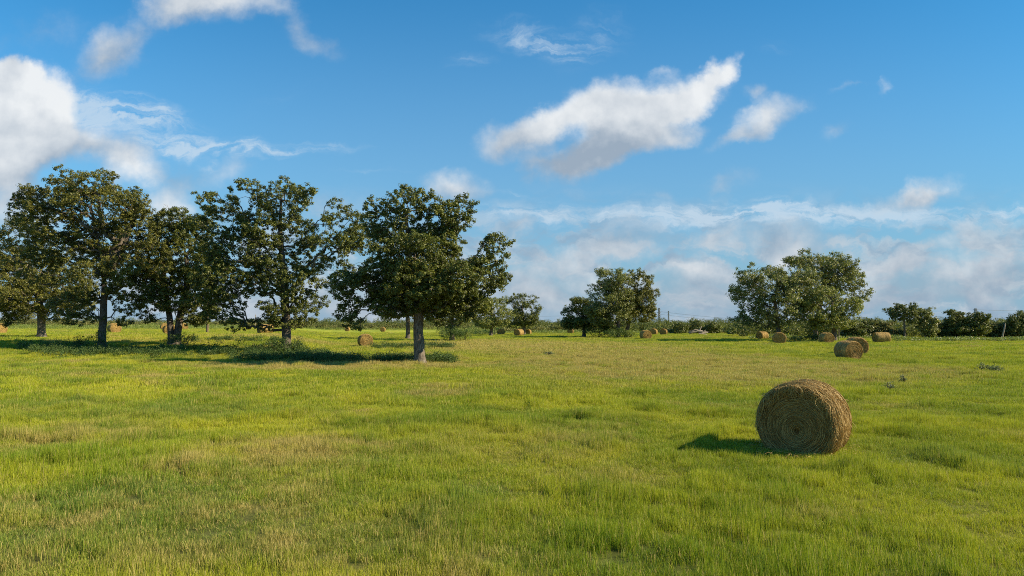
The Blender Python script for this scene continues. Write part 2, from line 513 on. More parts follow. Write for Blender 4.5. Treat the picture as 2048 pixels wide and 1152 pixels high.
def mat_bark(name, c1, c2, lichen=.25):
    m, N = new_mat(name)
    tc = N.n('ShaderNodeTexCoord')
    mp = N.n('ShaderNodeMapping', {'Vector': tc.outputs['Object'], 'Scale': (9, 9, 2.2)}).outputs[0]
    f = N.noise(mp, 1.3, 6, .7, .8)
    f2 = N.noise(tc.outputs['Object'], 1.4, 4, .6)
    c = N.mix(N.step(f, .35, .65), c1, c2)
    c = N.mix(N.math('MULTIPLY', N.step(f2, .55, .7), lichen), c, (0.42, 0.41, 0.36))
    bmp = N.n('ShaderNodeBump', {'Height': f, 'Strength': 1.0, 'Distance': .06})
    b = N.n('ShaderNodeBsdfPrincipled', {'Base Color': c, 'Roughness': .9, 'Specular IOR Level': .15, 'Normal': bmp.outputs[0]})
    out(N, b.outputs[0])
    return m


def mat_plain(name, c, rough=.8, metal=0.0, var=.25, scale=3.0):
    m, N = new_mat(name)
    tc = N.n('ShaderNodeTexCoord')
    f = N.noise(tc.outputs['Object'], scale, 5, .6)
    cc = N.mix(N.math('MULTIPLY', f, var * 2), c, tuple(v * .4 for v in c))
    b = N.n('ShaderNodeBsdfPrincipled', {'Base Color': cc, 'Roughness': rough, 'Metallic': metal})
    out(N, b.outputs[0])
    return m


def mat_hay(name, face, zmid=.68):
    """face: coiled end (rings about local Y); else rolled side (fibres run round the roll)"""
    m, N = new_mat(name)
    tc = N.n('ShaderNodeTexCoord')
    P = tc.outputs['Object']
    s = N.n('ShaderNodeSeparateXYZ', {0: P})
    zc = N.math('SUBTRACT', s.outputs[2], zmid)
    r = N.math('SQRT', N.math('ADD', N.math('MULTIPLY', s.outputs[0], s.outputs[0]), N.math('MULTIPLY', zc, zc)))
    th = N.math('ARCTAN2', zc, s.outputs[0])
    ir = N.math('DIVIDE', 1.0, N.math('MAXIMUM', r, .02))
    cs, sn = N.math('MULTIPLY', s.outputs[0], ir), N.math('MULTIPLY', zc, ir)
    if face:
        w = N.noise(P, 2.6 if zmid > .6 else 3.6, 5, .68)
        rr = N.math('ADD', r, N.math('MULTIPLY', w, .22 if zmid > .6 else .42))
        sp = N.math('ADD', rr, N.math('MULTIPLY', th, .008))
        v = N.n('ShaderNodeCombineXYZ', {0: N.math('MULTIPLY', cs, 1.6), 1: N.math('MULTIPLY', sn, 1.6), 2: N.math('MULTIPLY', sp, 46)}).outputs[0]
        v2 = N.n('ShaderNodeCombineXYZ', {0: N.math('MULTIPLY', cs, 5.), 1: N.math('MULTIPLY', sn, 5.), 2: N.math('MULTIPLY', sp, 150)}).outputs[0]
    else:
        v = N.n('ShaderNodeCombineXYZ', {0: N.math('MULTIPLY', cs, 1.5), 1: N.math('MULTIPLY', sn, 1.5), 2: N.math('MULTIPLY', s.outputs[1], 16)}).outputs[0]
        v2 = N.n('ShaderNodeCombineXYZ', {0: N.math('MULTIPLY', cs, 7.), 1: N.math('MULTIPLY', sn, 7.), 2: N.math('MULTIPLY', s.outputs[1], 130)}).outputs[0]
    a = N.noise(v, 1.0, 3, .6)
    b = N.noise(v2, 1.0, 3, .6)
    bl = N.noise(P, 3.0, 4, .6)
    c = N.mix(N.step(a, .33, .66), (0.21, 0.130, 0.036), (0.48, 0.325, 0.105))
    c = N.mix(N.math('MULTIPLY', N.step(b, .45, .7), .55), c, (0.52, 0.37, 0.135))
    c = N.mix(N.math('MULTIPLY', N.step(b, .45, .3), .55), c, (0.09, 0.06, 0.03))
    if face:
        c = N.mix(N.math('MULTIPLY', N.step(bl, .40, .62), .45), c, (0.17, 0.115, 0.032))
    c = N.mix(N.math('MULTIPLY', N.step(bl, .52, .75), .35), c, (0.22, 0.165, 0.07))
    hgt = N.math('ADD', N.math('MULTIPLY', a, 1.0), N.math('MULTIPLY', b, .5))
    bmp = N.n('ShaderNodeBump', {'Height': hgt, 'Strength': 1.0, 'Distance': .05})
    d = N.n('ShaderNodeBsdfPrincipled', {'Base Color': c, 'Roughness': .8, 'Specular IOR Level': .2, 'Normal': bmp.outputs[0]})
    out(N, d.outputs[0])
    return m


def mat_straw():
    m, N = new_mat('straw')
    geo = N.n('ShaderNodeNewGeometry')
    r = geo.outputs['Random Per Island']
    c = N.mix(r, (0.28, 0.18, 0.055), (0.53, 0.375, 0.13))
    d = N.n('ShaderNodeBsdfPrincipled', {'Base Color': c, 'Roughness': .6, 'Specular IOR Level': .3})
    out(N, d.outputs[0])
    return m


M_GROUND, M_GRASS = mat_ground(), mat_grass()
M_LEAF = [mat_leaf('oak_leaves', (0.042, 0.056, 0.012), (0.138, 0.160, 0.030), (0.148, 0.164, 0.027)),
          mat_leaf('oak_leaves_olive', (0.054, 0.063, 0.013), (0.158, 0.164, 0.030), (0.172, 0.168, 0.028)),
          mat_leaf('oak_leaves_pale', (0.075, 0.095, 0.028), (0.22, 0.235, 0.075), (0.20, 0.215, 0.05)),
          mat_leaf('oak_leaves_yellowish', (0.10, 0.125, 0.03), (0.25, 0.265, 0.07), (0.23, 0.245, 0.05)),
          mat_leaf('far_leaves', (0.062, 0.088, 0.030), (0.145, 0.165, 0.056), (0.150, 0.160, 0.048), spec=.1),
          mat_leaf('scrub_leaves', (0.10, 0.115, 0.04), (0.20, 0.20, 0.07), (0.18, 0.175, 0.06), spec=.1),
          mat_leaf('brush_leaves', (0.040, 0.072, 0.022), (0.095, 0.145, 0.040), (0.080, 0.125, 0.030), spec=.15),
          mat_leaf('weed_leaves', (0.10, 0.15, 0.03), (0.20, 0.25, 0.05), (0.22, 0.25, 0.05)),
          mat_leaf('field_weed_leaves', (0.13, 0.16, 0.07), (0.24, 0.26, 0.13), (0.16, 0.19, 0.07), spec=.2)]
M_BARK = mat_bark('oak_bark', (0.055, 0.045, 0.035), (0.17, 0.145, 0.115))
M_BARKG = mat_bark('grey_bark', (0.06, 0.05, 0.038), (0.23, 0.195, 0.15), .35)
M_DEAD = mat_bark('bleached_wood', (0.16, 0.13, 0.095), (0.38, 0.33, 0.26), .1)
M_SIDE, M_FACE, M_STRAW = mat_hay('rolled_hay', False), mat_hay('coiled_hay', True), mat_straw()
M_SIDE_NEAR, M_FACE_NEAR = mat_hay('rolled_hay_near', False, .66), mat_hay('coiled_hay_near', True, .50)
M_STEEL = mat_plain('weathered_steel', (0.22, 0.24, 0.27), .6, .3)
M_WIRE = mat_plain('cable_metal', (0.20, 0.22, 0.25), .6, .2)
M_POLE = mat_plain('pole_wood', (0.16, 0.115, 0.075), .9)

# ------------------------------------------------------------------ ground sheet
ax = np.sinh(np.linspace(-1, 1, 321) * 5.2) / math.sinh(5.2) * 4500
t = np.linspace(0, 1, 360)
ayv = -40 + np.sinh(t * 5.4) / math.sinh(5.4) * 6000
GX, GY = np.meshgrid(ax, ayv)
GZ = terrain(GX, GY)
nx_, ny_ = len(ax), len(ayv)
I = np.arange(nx_ * ny_).reshape(ny_, nx_)
Q = np.stack([I[:-1, :-1].ravel(), I[:-1, 1:].ravel(), I[1:, 1:].ravel(), I[1:, :-1].ravel()], 1)
g = mesh_np('ground', np.stack([GX.ravel(), GY.ravel(), GZ.ravel()], 1), [Q], M_GROUND, smooth=True)
g['kind'] = 'structure'

# ------------------------------------------------------------------ bales: where they lie
# px, depth, turn (deg; + shows the right-hand end face), diameter, length, variant, label
BALES = [
    (1603, 14.6, -14, 1.475, 1.2, 0, 'largest hay bale, alone in the near grass, straw hanging over its shaded end'),
    (1695, 52.5, 34, 1.42, 1.5, 1, 'round hay bale lying in front of another, sunlit coil facing right, nearer of the pair'),
    (1711, 58.5, 20, 1.52, 1.4, 2, 'brown hay bale half hidden behind the sunlit bale of the near pair'),
    (1762, 93, -62, 1.48, 1.75, 3, 'hay bale lying side-on with vertical bands of hay, by the dark brush'),
    (1652, 91, 30, 1.42, 1.4, 1, 'hay bale with sunlit coil right under the right edge of the big oak clump'),
    (1558, 89.5, 8, 1.50, 1.2, 2, 'hay bale end-on before the left trunk of the right-hand oaks'),
    (1524, 111, -38, 1.35, 1.5, 1, 'hay bale with a shaded end at the left foot of the big oak clump'),
    (1481, 150, -8, 1.45, 1.2, 2, 'small hay bale sunk in grass beside the pale round shrub of the tree line'),
    (1327, 150, -12, 1.45, 1.2, 2, 'hay bale standing clear, rightmost of the three by the twin-topped oak'),
    (1307, 148, -14, 1.50, 1.2, 3, 'hay bale peeping out behind the darker bale near the twin-topped oak'),
    (1291, 112, 24, 1.52, 1.4, 1, 'dark sided hay bale overlapping another one, front of the three by the twin-topped oak'),
    (1141, 166, -8, 1.35, 1.2, 2, 'lone small hay bale left of the twin-topped oak'),
    (1056, 152, -12, 1.30, 1.2, 1, 'hay bale mostly hidden behind a wider bale in the middle field'),
    (1038, 138, -34, 1.48, 1.5, 3, 'wide hay bale in front of the one it half covers in the middle field'),
    (1002, 150, -12, 1.45, 1.3, 2, 'hay bale beside the thin post under the small round oaks'),
    (766, 205, -10, 1.4, 1.4, 1, 'tiny hay bale seen between the front oak trunk and the coiled bale, right of two'),
    (731, 79, 14, 1.48, 1.2, 2, 'hay bale with bright coiled end between the two front oak trunks'),
    (695, 215, -14, 1.4, 1.4, 3, 'tiny hay bale far off in the gap between the two front oaks, left of two'),
    (531, 95, -68, 1.40, 1.75, 3, 'orange hay bale lying side-on behind the low leaves left of the dark oak trunk'),
    (229, 103, 20, 1.52, 1.3, 1, 'bright golden hay bale just right of the thick ivy-clad trunk'),
    (340, 88, 10, 1.45, 1.2, 2, 'shaded hay bale hidden behind the forked trunks'),
    (329, 148, 10, 1.45, 1.2, 1, 'small hay bale seen left of the forked trunks'),
    (368, 148, 12, 1.45, 1.2, 2, 'small hay bale seen right of the forked trunks'),
    (-1, 97, 24, 1.50, 1.3, 1, 'golden hay bale cut by the left edge of the photo'),
    (1836, 134, -20, 1.30, 1.5, 3, 'hay bale overgrown by pale green weeds in front of the airy tree'),
    (1871, 132, -12, 1.40, 1.3, 2, 'hay bale sunk behind the weed strip left of the fenced brush'),
    (2023, 122, -25, 1.35, 1.5, 1, 'hay bale behind weeds right of the leaning bleached trunk'),
]
bale_xy = np.array([at(b[0], b[1])[:2] for b in BALES])


def bale_profile(th, R0, seed):
    """outline of a sagged roll: x, z for angle th about the axis"""
    k_ = 1.0 if seed == 1 else 1.03
    x = R0 * k_ * np.cos(th)
    z = R0 * np.sin(th)
    low = -R0 * (.78 if seed == 1 else .90)
    x = x * (1 + (.04 if seed == 1 else 0) * S(-z / R0))
    z = np.where(z < low, low + (z - low) * .10, z)
    return x, z - low


def make_bale(seed, nstraw, nface, nhang, nside):
    rs = np.random.default_rng(seed)
    R0, L = (.82 if seed == 1 else .76), 1.0                          # length scaled per copy
    CZ = R0 * (.78 if seed == 1 else .90)
    root = thing('hay_bale', (0, 0, 0), None, None)
    # rolled side with rounded edges
    nt, nl = 96, 25
    th = np.linspace(0, 2 * math.pi, nt, endpoint=False)
    tt = np.linspace(-1, 1, nl)
    ys = np.sign(tt) * np.abs(tt) ** .8 * L / 2
    V = []
    for i, yv in enumerate(ys):
        e = abs(tt[i])
        rr = 1 - .085 * max(0, (e - .72) / .28) ** 2.2
        n_ = (vnoise(np.cos(th) * 2.2 + 5, np.sin(th) * 2.2 + 5, np.full(nt, yv * 3.0), seed) - .5) * .06
        band = (vnoise(np.cos(th) * .8, np.sin(th) * .8, np.full(nt, yv * 14), seed + 9) - .5) * .035
        x, z = bale_profile(th, R0, seed)
        cz = CZ
        f = rr * (1 + n_ + band)
        V.append(np.stack([x * f, np.full(nt, yv) + (n_ * .3), (z - cz) * f + cz], 1))
    V = np.array(V)
    V[..., 2] = np.maximum(V[..., 2], 0.0)
    I = np.arange(nl * nt).reshape(nl, nt)
    J = np.roll(I, -1, 1)
    Q = np.stack([I[:-1].ravel(), J[:-1].ravel(), J[1:].ravel(), I[1:].ravel()], 1)
    mesh_np('rolled_side', V.reshape(-1, 3), [Q], M_SIDE_NEAR if seed == 1 else M_SIDE, True, parent=root)
    # coiled ends
    for sgn, row in ((-1, V[0]), (1, V[-1])):
        nr = 34
        c = np.array([0, row[:, 1].mean(), CZ - (.20 if seed == 1 else .05)])
        P = []
        for k in range(nr):
            f = 1 - k / nr
            ring = c[None] + (row - c[None]) * f
            r_ = f * R0
            d = (vnoise(np.cos(th) * 1.4 + 3, np.sin(th) * 1.4, np.full(nt, r_ * 26 + 0) + th / (2 * math.pi) * 2, seed + 3) - .5) * (.03 if seed > 1 else .014)
            dome = (.045 if seed > 1 else -.045) * (1 - f ** 2) * 1.0 - (.05 if seed > 1 else .12) * math.exp(-(r_ / .11) ** 2)
            lip = .03 * (1 - f) * 8 if f > .9 else .025
            ring[:, 1] = row[:, 1] * f + c[1] * (1 - f) - sgn * lip + sgn * (d * (1 if k else 0) + dome)
            P.append(ring)
        P = np.array(P)
        I = np.arange(nr * nt).reshape(nr, nt)
        J = np.roll(I, -1, 1)
        Q = np.stack([I[:-1].ravel(), J[:-1].ravel(), J[1:].ravel(), I[1:].ravel()], 1)
        if sgn > 0: Q = Q[:, ::-1]
        P2 = np.concatenate([P.reshape(-1, 3), P[-1].mean(0)[None]])
        T = np.stack([I[-1], J[-1], np.full(nt, nr * nt)], 1)
        mesh_np('coiled_end', P2, [Q, T], M_FACE_NEAR if seed == 1 else M_FACE, True, parent=root)
    # straw lying on and sticking out of the surface
    Vs, Fs, off = [], [], 0

    def strand(P, w):
        nonlocal off
        P = np.asarray(P)
        m, k = P.shape[:2]
        T = np.gradient(P, axis=1)
        sd = rs.normal(size=(m, 1, 3))
        sd = np.cross(T, sd); sd /= np.maximum(np.linalg.norm(sd, axis=2, keepdims=True), 1e-9)
        A, B = P + sd * w[:, None, None], P - sd * w[:, None, None]
        V_ = np.stack([A, B], 2).reshape(m, 2 * k, 3)
        q = np.array([[2 * i, 2 * i + 1, 2 * i + 3, 2 * i + 2] for i in range(k - 1)])
        Fs.append((off + (np.arange(m) * 2 * k)[:, None, None] + q[None]).reshape(-1, 4))
        Vs.append(V_.reshape(-1, 3)); off += m * 2 * k

    def surf(thv, yv, lift):
        x, z = bale_profile(thv, R0, seed)
        e = np.abs(yv) / (L / 2)
        rr = (1 - .085 * np.maximum(0, (e - .72) / .28) ** 2.2) + lift
        cz = CZ
        return np.stack([x * rr, yv, (z - cz) * rr + cz], -1)
    K = 6
    s = np.linspace(0, 1, K)[None]
    m = nstraw
    t0 = rs.uniform(0, 2 * math.pi, (m, 1)); y0 = rs.uniform(-.5, .5, (m, 1)) * L
    ln = rs.uniform(.2, .65, (m, 1)); dy = rs.normal(0, .05, (m, 1)) * (1 + 2.5 * (rs.random((m, 1)) < .18))
    lift = rs.uniform(.0, .028, (m, 1)) + s * rs.uniform(-.01, .02, (m, 1)) + (s - .5) ** 2 * -.03
    strand(surf(t0 + s * ln, np.clip(y0 + s * dy, -.55 * L, .55 * L), lift), rs.uniform(.0016, .0032, m))
    m = nface
    rad = np.sqrt(rs.uniform(.004, .95, (m, 1))) * R0; t0 = rs.uniform(0, 2 * math.pi, (m, 1))
    ln = rs.uniform(.12, .42, (m, 1)) / np.maximum(rad, .15)
    th_ = t0 + s * ln; rr = rad * (1 + rs.normal(0, .05, (m, 1)) * s) + rs.normal(0, .012, (m, 1)) * s
    side = np.where(rs.random((m, 1)) < .65, -1.0, 1.0)
    dome = (.045 if seed > 1 else -.035) * (1 - (rad / R0) ** 2)
    yy = side * (L / 2 + dome - .015 + rs.uniform(0, .035, (m, 1)) * (1 + 0 * s))
    x, z = bale_profile(th_, rr, seed)
    zz = rr * np.sin(th_); zz = np.where(zz < -CZ * .96, -CZ * .96, zz)
    strand(np.stack([rr * 1.0 * np.cos(th_), yy, zz + CZ - (.17 if seed == 1 else .03) * (1 - rr / R0)], -1), rs.uniform(.0016, .003, m))
    m = nhang                                  # bent stalks hanging over the rim of the near end
    t0 = rs.uniform(R(-20), R(200), (m, 1)); out_ = rs.uniform(.01, .07, (m, 1)); drop = rs.uniform(.03, .30, (m, 1)) ** 1.3
    side = np.where(rs.random((m, 1)) < .7, -1.0, 1.0)
    rimr = R0 * rs.uniform(.88, .98, (m, 1))
    x = rimr * np.cos(t0) + rs.normal(0, .05, (m, 1)) * s
    z = rimr * np.sin(t0) + CZ - drop * s ** 2
    y = side * (L / 2 + .0 + out_ * np.sin(s * 2.2))
    strand(np.stack([x, y + 0 * x, np.maximum(z, .03)], -1), rs.uniform(.0018, .0035, m))
    m = nhang // 6                             # long pale curls at the rim
    t0 = rs.uniform(R(25), R(150), (m, 1)); side = np.where(rs.random((m, 1)) < .8, -1.0, 1.0)
    ln_ = rs.uniform(.12, .34, (m, 1)); cu = rs.normal(0, .10, (m, 1))
    x = R0 * .95 * np.cos(t0) + cu * np.sin(s * 3.1) + rs.normal(0, .05, (m, 1)) * s
    z = R0 * .96 * np.sin(t0) + CZ - ln_ * s + .05 * np.sin(s * 3.1)
    y = side * (L / 2 - .03 + rs.uniform(.05, .14, (m, 1)) * np.sin(.4 + s * 2.2))
    strand(np.stack([x, y + 0 * x, z], -1), rs.uniform(.003, .0048, m))
    m = nside                                  # stalks that stick out all round
    t0 = rs.uniform(R(-30), R(210), (m, 1)); y0 = rs.uniform(-.5, .5, (m, 1)) * L
    lift = s * rs.uniform(.02, .10, (m, 1))
    strand(surf(t0 + s * rs.normal(0, .12, (m, 1)), y0 + s * rs.normal(0, .06, (m, 1)), lift), rs.uniform(.0014, .0028, m))
    if seed == 1:                              # fallen stalks at its foot
        m = 500
        a = rs.uniform(0, 2 * math.pi, (m, 1)); rr = rs.uniform(.55, 1.15, (m, 1)); d_ = rs.uniform(0, 2 * math.pi, (m, 1)); ln_ = rs.uniform(.05, .2, (m, 1))
        P = np.stack([rr * np.cos(a) + ln_ * np.cos(d_) * s, rr * np.sin(a) + ln_ * np.sin(d_) * s, rs.uniform(.04, .13, (m, 1)) + .02 * np.sin(s * 3)], -1)
        strand(P, rs.uniform(.0016, .003, m))
    mesh_np('loose_straw', np.concatenate(Vs), [np.concatenate(Fs)], M_STRAW, parent=root)
    return root


protos = {0: make_bale(1, 13000, 1900, 900, 1100), 1: make_bale(2, 1800, 1200, 60, 500), 2: make_bale(3, 1800, 1200, 60, 500), 3: make_bale(4, 1800, 900, 60, 500)}
used = set()
for (px, d, turn, dia, ln, var, lab) in BALES:
    src = protos[var]
    o = copy_tree(src) if var in used else src
    used.add(var)
    p = at(px, d)
    view = math.atan2(p[0], p[1])              # clockwise from +Y
    o.location = (p[0], p[1], p[2] - .02)
    # local -Y end faces the camera when rz = -view; + turn swings it to the right
    o.rotation_euler = (0, 0, -view + R(turn))
    o.scale = (dia / 1.47, ln, dia / 1.47)
    tag(o, lab, 'hay bale', 'round hay bales lying about the field')


# ------------------------------------------------------------------ trees
def ell(px, py, rx, ry, d, yo=0.0, deep=.85):
    """ellipsoid at depth d+yo behind photo position"""
    u, v = ray(px, py)
    dd = d + yo
    k = dd / 1365.0
    return np.array([u * dd, dd, H + v * dd, rx * k, max(rx, ry) * k * deep, ry * k])


def grow(name, base, trunks, ells, label, group, leafmat, bark, seed, natt, cluster=26, leaf=.13, crad=.225, tipr=.011,
         gap=.40, gapscale=.75, trunk_r=.33, dead=0, minz=None, cat='tree', e=2.35, path_w=.32, shell=.35):
    """a tree: trunk polylines, then every twig tip in the crown joined to the cheapest node, pipe-model radii"""
    rs = np.random.default_rng(seed)
    base = np.asarray(base, float)
    E = np.array(ells)
    sub = []
    for e_ in E:                                   # ragged outline: small lobes standing out of each mass
        for _ in range(5):
            q = rs.normal(size=3); q[2] = abs(q[2]) * .8 + q[2] * .2; q /= np.linalg.norm(q)
            f_ = rs.uniform(.22, .38)
            sub.append(np.concatenate([e_[:3] + q * e_[3:] * rs.uniform(.88, 1.12), e_[3:] * f_]))
    E = np.concatenate([E * [1, 1, 1, .90, .90, .90], np.array(sub)])
    vol = (E[:, 3] * E[:, 4] * E[:, 5]) ** .85
    cnt = rs.multinomial(int(natt * 2.1), vol / vol.sum())
    pts = []
    for (cx, cy_, cz, rx, ry, rz), c in zip(E, cnt):
        q = rs.normal(size=(c, 3)); q /= np.linalg.norm(q, axis=1, keepdims=True)
        q *= (rs.random((c, 1)) ** (1 / 3.)) * (1 - shell) + shell * rs.random((c, 1)) ** .15
        pts.append(q * [rx, ry, rz] + [cx, cy_, cz])
    P = np.concatenate(pts)
    nz = vnoise(P[:, 0] * gapscale + 50, P[:, 1] * gapscale + 50, P[:, 2] * gapscale * 1.25 + 50, seed)
    nz2 = vnoise(P[:, 0] * 2.1 + 50, P[:, 1] * 2.1 + 50, P[:, 2] * 2.4 + 50, seed + 5)
    P = P[(nz * .65 + nz2 * .35) > gap]
    if minz is not None:
        P = P[P[:, 2] > base[2] + minz]
    if len(P) > natt: P = P[rs.permutation(len(P))[:natt]]
    # nodes
    pos, par, plen, fixed = [], [], [], []
    for tr in trunks:
        last = -1
        for k, q in enumerate(tr):
            q = np.asarray(q, float)
            pos.append(q); par.append(last)
            plen.append(0 if last < 0 else plen[last] + .55 * np.linalg.norm(q - pos[last]))
            last = len(pos) - 1
    nt = len(pos)
    top = np.mean([np.asarray(tr[-1]) for tr in trunks], 0)
    ctr = np.mean([np.asarray(tr[len(tr) // 2]) for tr in trunks], 0)
    seeds = np.concatenate([np.asarray(tr[1:]) for tr in trunks])
    dd = np.min(np.linalg.norm(P[:, None] - seeds[None], axis=2), 1)
    P = P[np.argsort(dd)]
    n = len(P)
    ALL = np.zeros((nt + 3 * n, 3)); ALL[:nt] = pos
    PL = np.zeros(nt + 3 * n); PL[:nt] = plen
    PL[[i for i in range(nt) if par[i] < 0]] += 50          # nothing sprouts from the very foot
    par = par + [0] * (3 * n)
    m = nt
    tips = []
    for q in P:
        dv = ALL[:m] - q
        dist = np.sqrt((dv * dv).sum(1))
        cost = dist + path_w * PL[:m] + np.maximum(0, dv[:, 2]) * .15
        j = int(np.argmin(cost))
        L = dist[j]
        k = 1 if L < .5 else (2 if L < 1.3 else 3)
        prev = j
        for i in range(1, k + 1):
            f = i / k
            w = ALL[j] + (q - ALL[j]) * f
            if i < k:
                w = w + rs.normal(0, .13 * L / k, 3) + [0, 0, .12 * L * math.sin(math.pi * f)]
            ALL[m] = w; par[m] = prev
            PL[m] = PL[prev] + np.linalg.norm(w - ALL[prev])
            prev = m; m += 1
        tips.append(prev)
    ALL = ALL[:m]; par = np.array(par[:m])
    # radii
    re = np.zeros(m); haskid = np.zeros(m, bool)
    haskid[par[par >= 0]] = True
    re[~haskid] = tipr ** e
    for i in range(m - 1, nt - 1, -1):
        re[par[i]] += re[i]
    for i in range(nt - 1, -1, -1):
        if par[i] >= 0: re[par[i]] += re[i]
    rad = re ** (1 / e)
    # scale thick wood so that the foot has the wanted girth
    foot = max(rad[i] for i in range(nt) if par[i] < 0)
    g_ = trunk_r / foot
    rad = rad * (1 + (g_ - 1) * S((rad - .02) / max(foot - .02, .01)) ** .5 if True else 1)
    root = thing(name, base, label, cat, group)
    # trunk tubes
    Vs, Fq, Ft, off = [], [], [], 0
    i0 = 0
    for tr in trunks:
        k = len(tr)
        Pn = ALL[i0:i0 + k]; rr = rad[i0:i0 + k].copy()
        # resample
        tq = np.linspace(0, k - 1, (k - 1) * 5 + 1)
        Pn2 = np.stack([np.interp(tq, np.arange(k), Pn[:, c]) for c in range(3)], 1)
        for _ in range(2):
            Pn2[1:-1] = (Pn2[:-2] + 2 * Pn2[1:-1] + Pn2[2:]) / 4
        r2 = np.interp(tq, np.arange(k), rr)
        hgt = Pn2[:, 2] - Pn2[0, 2]
        r2 = r2 * (1 + .6 * np.exp(-hgt / .22) + .15 * np.exp(-hgt / .9))
        Pn2[0, 2] -= .15
        v, q, t_ = pathtube(Pn2 - base, r2, 14, .13, seed)
        Vs.append(v); Fq.append(q + off); Ft.append(t_ + off); off += len(v)
        i0 += k
    mesh_np('trunk', np.concatenate(Vs), [np.concatenate(Fq), np.concatenate(Ft)], bark, True, parent=root)
    # limbs and twigs
    c = np.arange(nt, m); pa = par[c]
    A, B = ALL[pa], ALL[c]
    dB = B - A
    dA = np.where((pa >= nt)[:, None], ALL[pa] - ALL[np.maximum(par[pa], 0)], dB)
    dA = dA + dB
    rb = rad[c]; ra = np.minimum(rad[pa], rb * 1.25 + .004)
    big = rb > .035
    Vs, Fs, off = [], [], 0
    for msk, n_ in ((big, 7), (~big, 3)):
        if msk.any():
            v, q = tubes(A[msk], B[msk], ra[msk], rb[msk], dA[msk], dB[msk], n_)
            Vs.append(v); Fs.append(q + off); off += len(v)
    mesh_np('limbs', np.concatenate(Vs) - base, [np.concatenate(Fs)], bark, True, parent=root)
    # crown: leaf clusters at tips
    T = ALL[tips]
    nl = cluster
    sz = rs.uniform(.65, 1.25, len(T))
    q = rs.normal(size=(len(T), nl, 3)); q /= np.linalg.norm(q, axis=2, keepdims=True)
    q0 = q.reshape(-1, 3).copy()
    q *= rs.random((len(T), nl, 1)) ** .33
    C = (T[:, None] + q * (crad * sz)[:, None, None] * np.array([1, 1, .8])).reshape(-1, 3)
    ls = leaf * rs.uniform(.7, 1.25, len(C))
    V, Fq = leaves(C, ls, rs, asp=.7, bias=q0)
    mesh_np('crown', V - base, [Fq], leafmat, False, parent=root)
    if dead:
        Vs, Fs, off = [], [], 0
        cand = np.array(tips)[rs.permutation(len(tips))[:dead]]
        for j in cand:
            segsA, segsB, r1 = [], [], []
            p0 = ALL[par[j]]
            out_ = (p0 - (E[:, :3].mean(0))) * .4; out_[1] -= 2.5; out_ /= np.linalg.norm(out_)
            prev = p0; dirn = out_ + rs.normal(0, .5, 3)
            for k in range(5):
                nxt = prev + dirn / np.linalg.norm(dirn) * .27
                segsA.append(prev); segsB.append(nxt); r1.append(.022 - .0035 * k)
                if k in (1, 2, 3):
                    d2 = dirn + rs.normal(0, .8, 3); n2 = nxt + d2 / np.linalg.norm(d2) * .3
                    segsA.append(nxt); segsB.append(n2); r1.append(.010)
                prev = nxt; dirn = dirn + rs.normal(0, .45, 3)
            A, B, r1 = np.array(segsA), np.array(segsB), np.array(r1)
            v, q = tubes(A, B, r1, r1 * .75, B - A, B - A, 4)
            mesh_np('dead_branch', v - base, [q], M_DEAD, True, parent=root)
    return root


def tk(px, d, pts, yo=None):
    """trunk polyline from photo points (px, py) at depth d; first point sits on the ground"""
    b = at(px, d)
    o = [b]
    for i, (x, y) in enumerate(pts):
        u, v = ray(x, y)
        dd = d + (yo[i] if yo else 0)
        o.append(np.array([u * dd, dd, H + v * dd]))
    return b, o


GF = 'oaks of the left-hand grove'
# F front oak
d = 45.3
b, t1 = tk(841, d, [(838, 690), (836, 655), (838, 620), (832, 580), (822, 530), (816, 480), (812, 430)], [0, 0, 0, .2, .4, .4, .3])
lobes = [(815, 405, 50, 45, 0), (908, 432, 50, 40, .6), (748, 412, 26, 24, .3), (992, 494, 45, 30, -.3), (970, 545, 54, 42, .4), (845, 520, 95, 60, 0),
         (850, 565, 100, 52, -1.2), (850, 592, 118, 44, .6), (880, 440, 40, 40, .5), (790, 450, 50, 45, .8), (760, 545, 50, 40, -.6), (790, 615, 60, 24, -.4), (712, 640, 20, 24, -.5), (895, 632, 50, 24, -.3), (985, 560, 34, 34, .2), (955, 615, 38, 32, .3), (690, 570, 40, 40, 0), (718, 588, 54, 48, .4), (690, 630, 32, 26, 0), (940, 610, 52, 38, .5), (770, 470, 45, 40, .8),
         (880, 480, 60, 45, 1.0), (790, 560, 70, 50, 1.8), (910, 565, 70, 45, -1.5)]
grow('oak_tree', b, [t1], [ell(x, y, rx, ry, d, yo) for x, y, rx, ry, yo in lobes],
     'front oak with a pale grey sunlit trunk, nearest of the grove', GF, M_LEAF[0], M_BARKG, 11, 5000, cluster=30, trunk_r=.33, dead=6, gap=.385, gapscale=1.0)
# C dark trunk oak
d = 56.5
b, t1 = tk(573, d, [(573, 660), (571, 620), (569, 570), (563, 500), (560, 455), (562, 400)], [0, 0, .2, .3, .5, .3])
lobes = [(562, 398, 70, 44, 0), (437, 405, 50, 26, 0), (450, 450, 55, 40, .4), (470, 500, 70, 55, .5), (455, 560, 65, 55, -.8), (440, 610, 60, 42, .3),
         (475, 645, 35, 22, 0), (590, 470, 60, 45, 1.0), (620, 520, 55, 35, 1.4), (688, 445, 52, 42, 0), (665, 490, 60, 38, -.6), (730, 480, 45, 35, .8), (530, 560, 50, 40, 1.5),
         (612, 615, 34, 44, 0), (600, 570, 40, 40, -1.0), (535, 645, 32, 22, -.4), (520, 440, 45, 40, 0), (700, 540, 40, 25, .6), (585, 628, 62, 34, -.4), (560, 560, 55, 45, -.8), (430, 560, 50, 60, .4), (520, 500, 50, 50, -.8)]
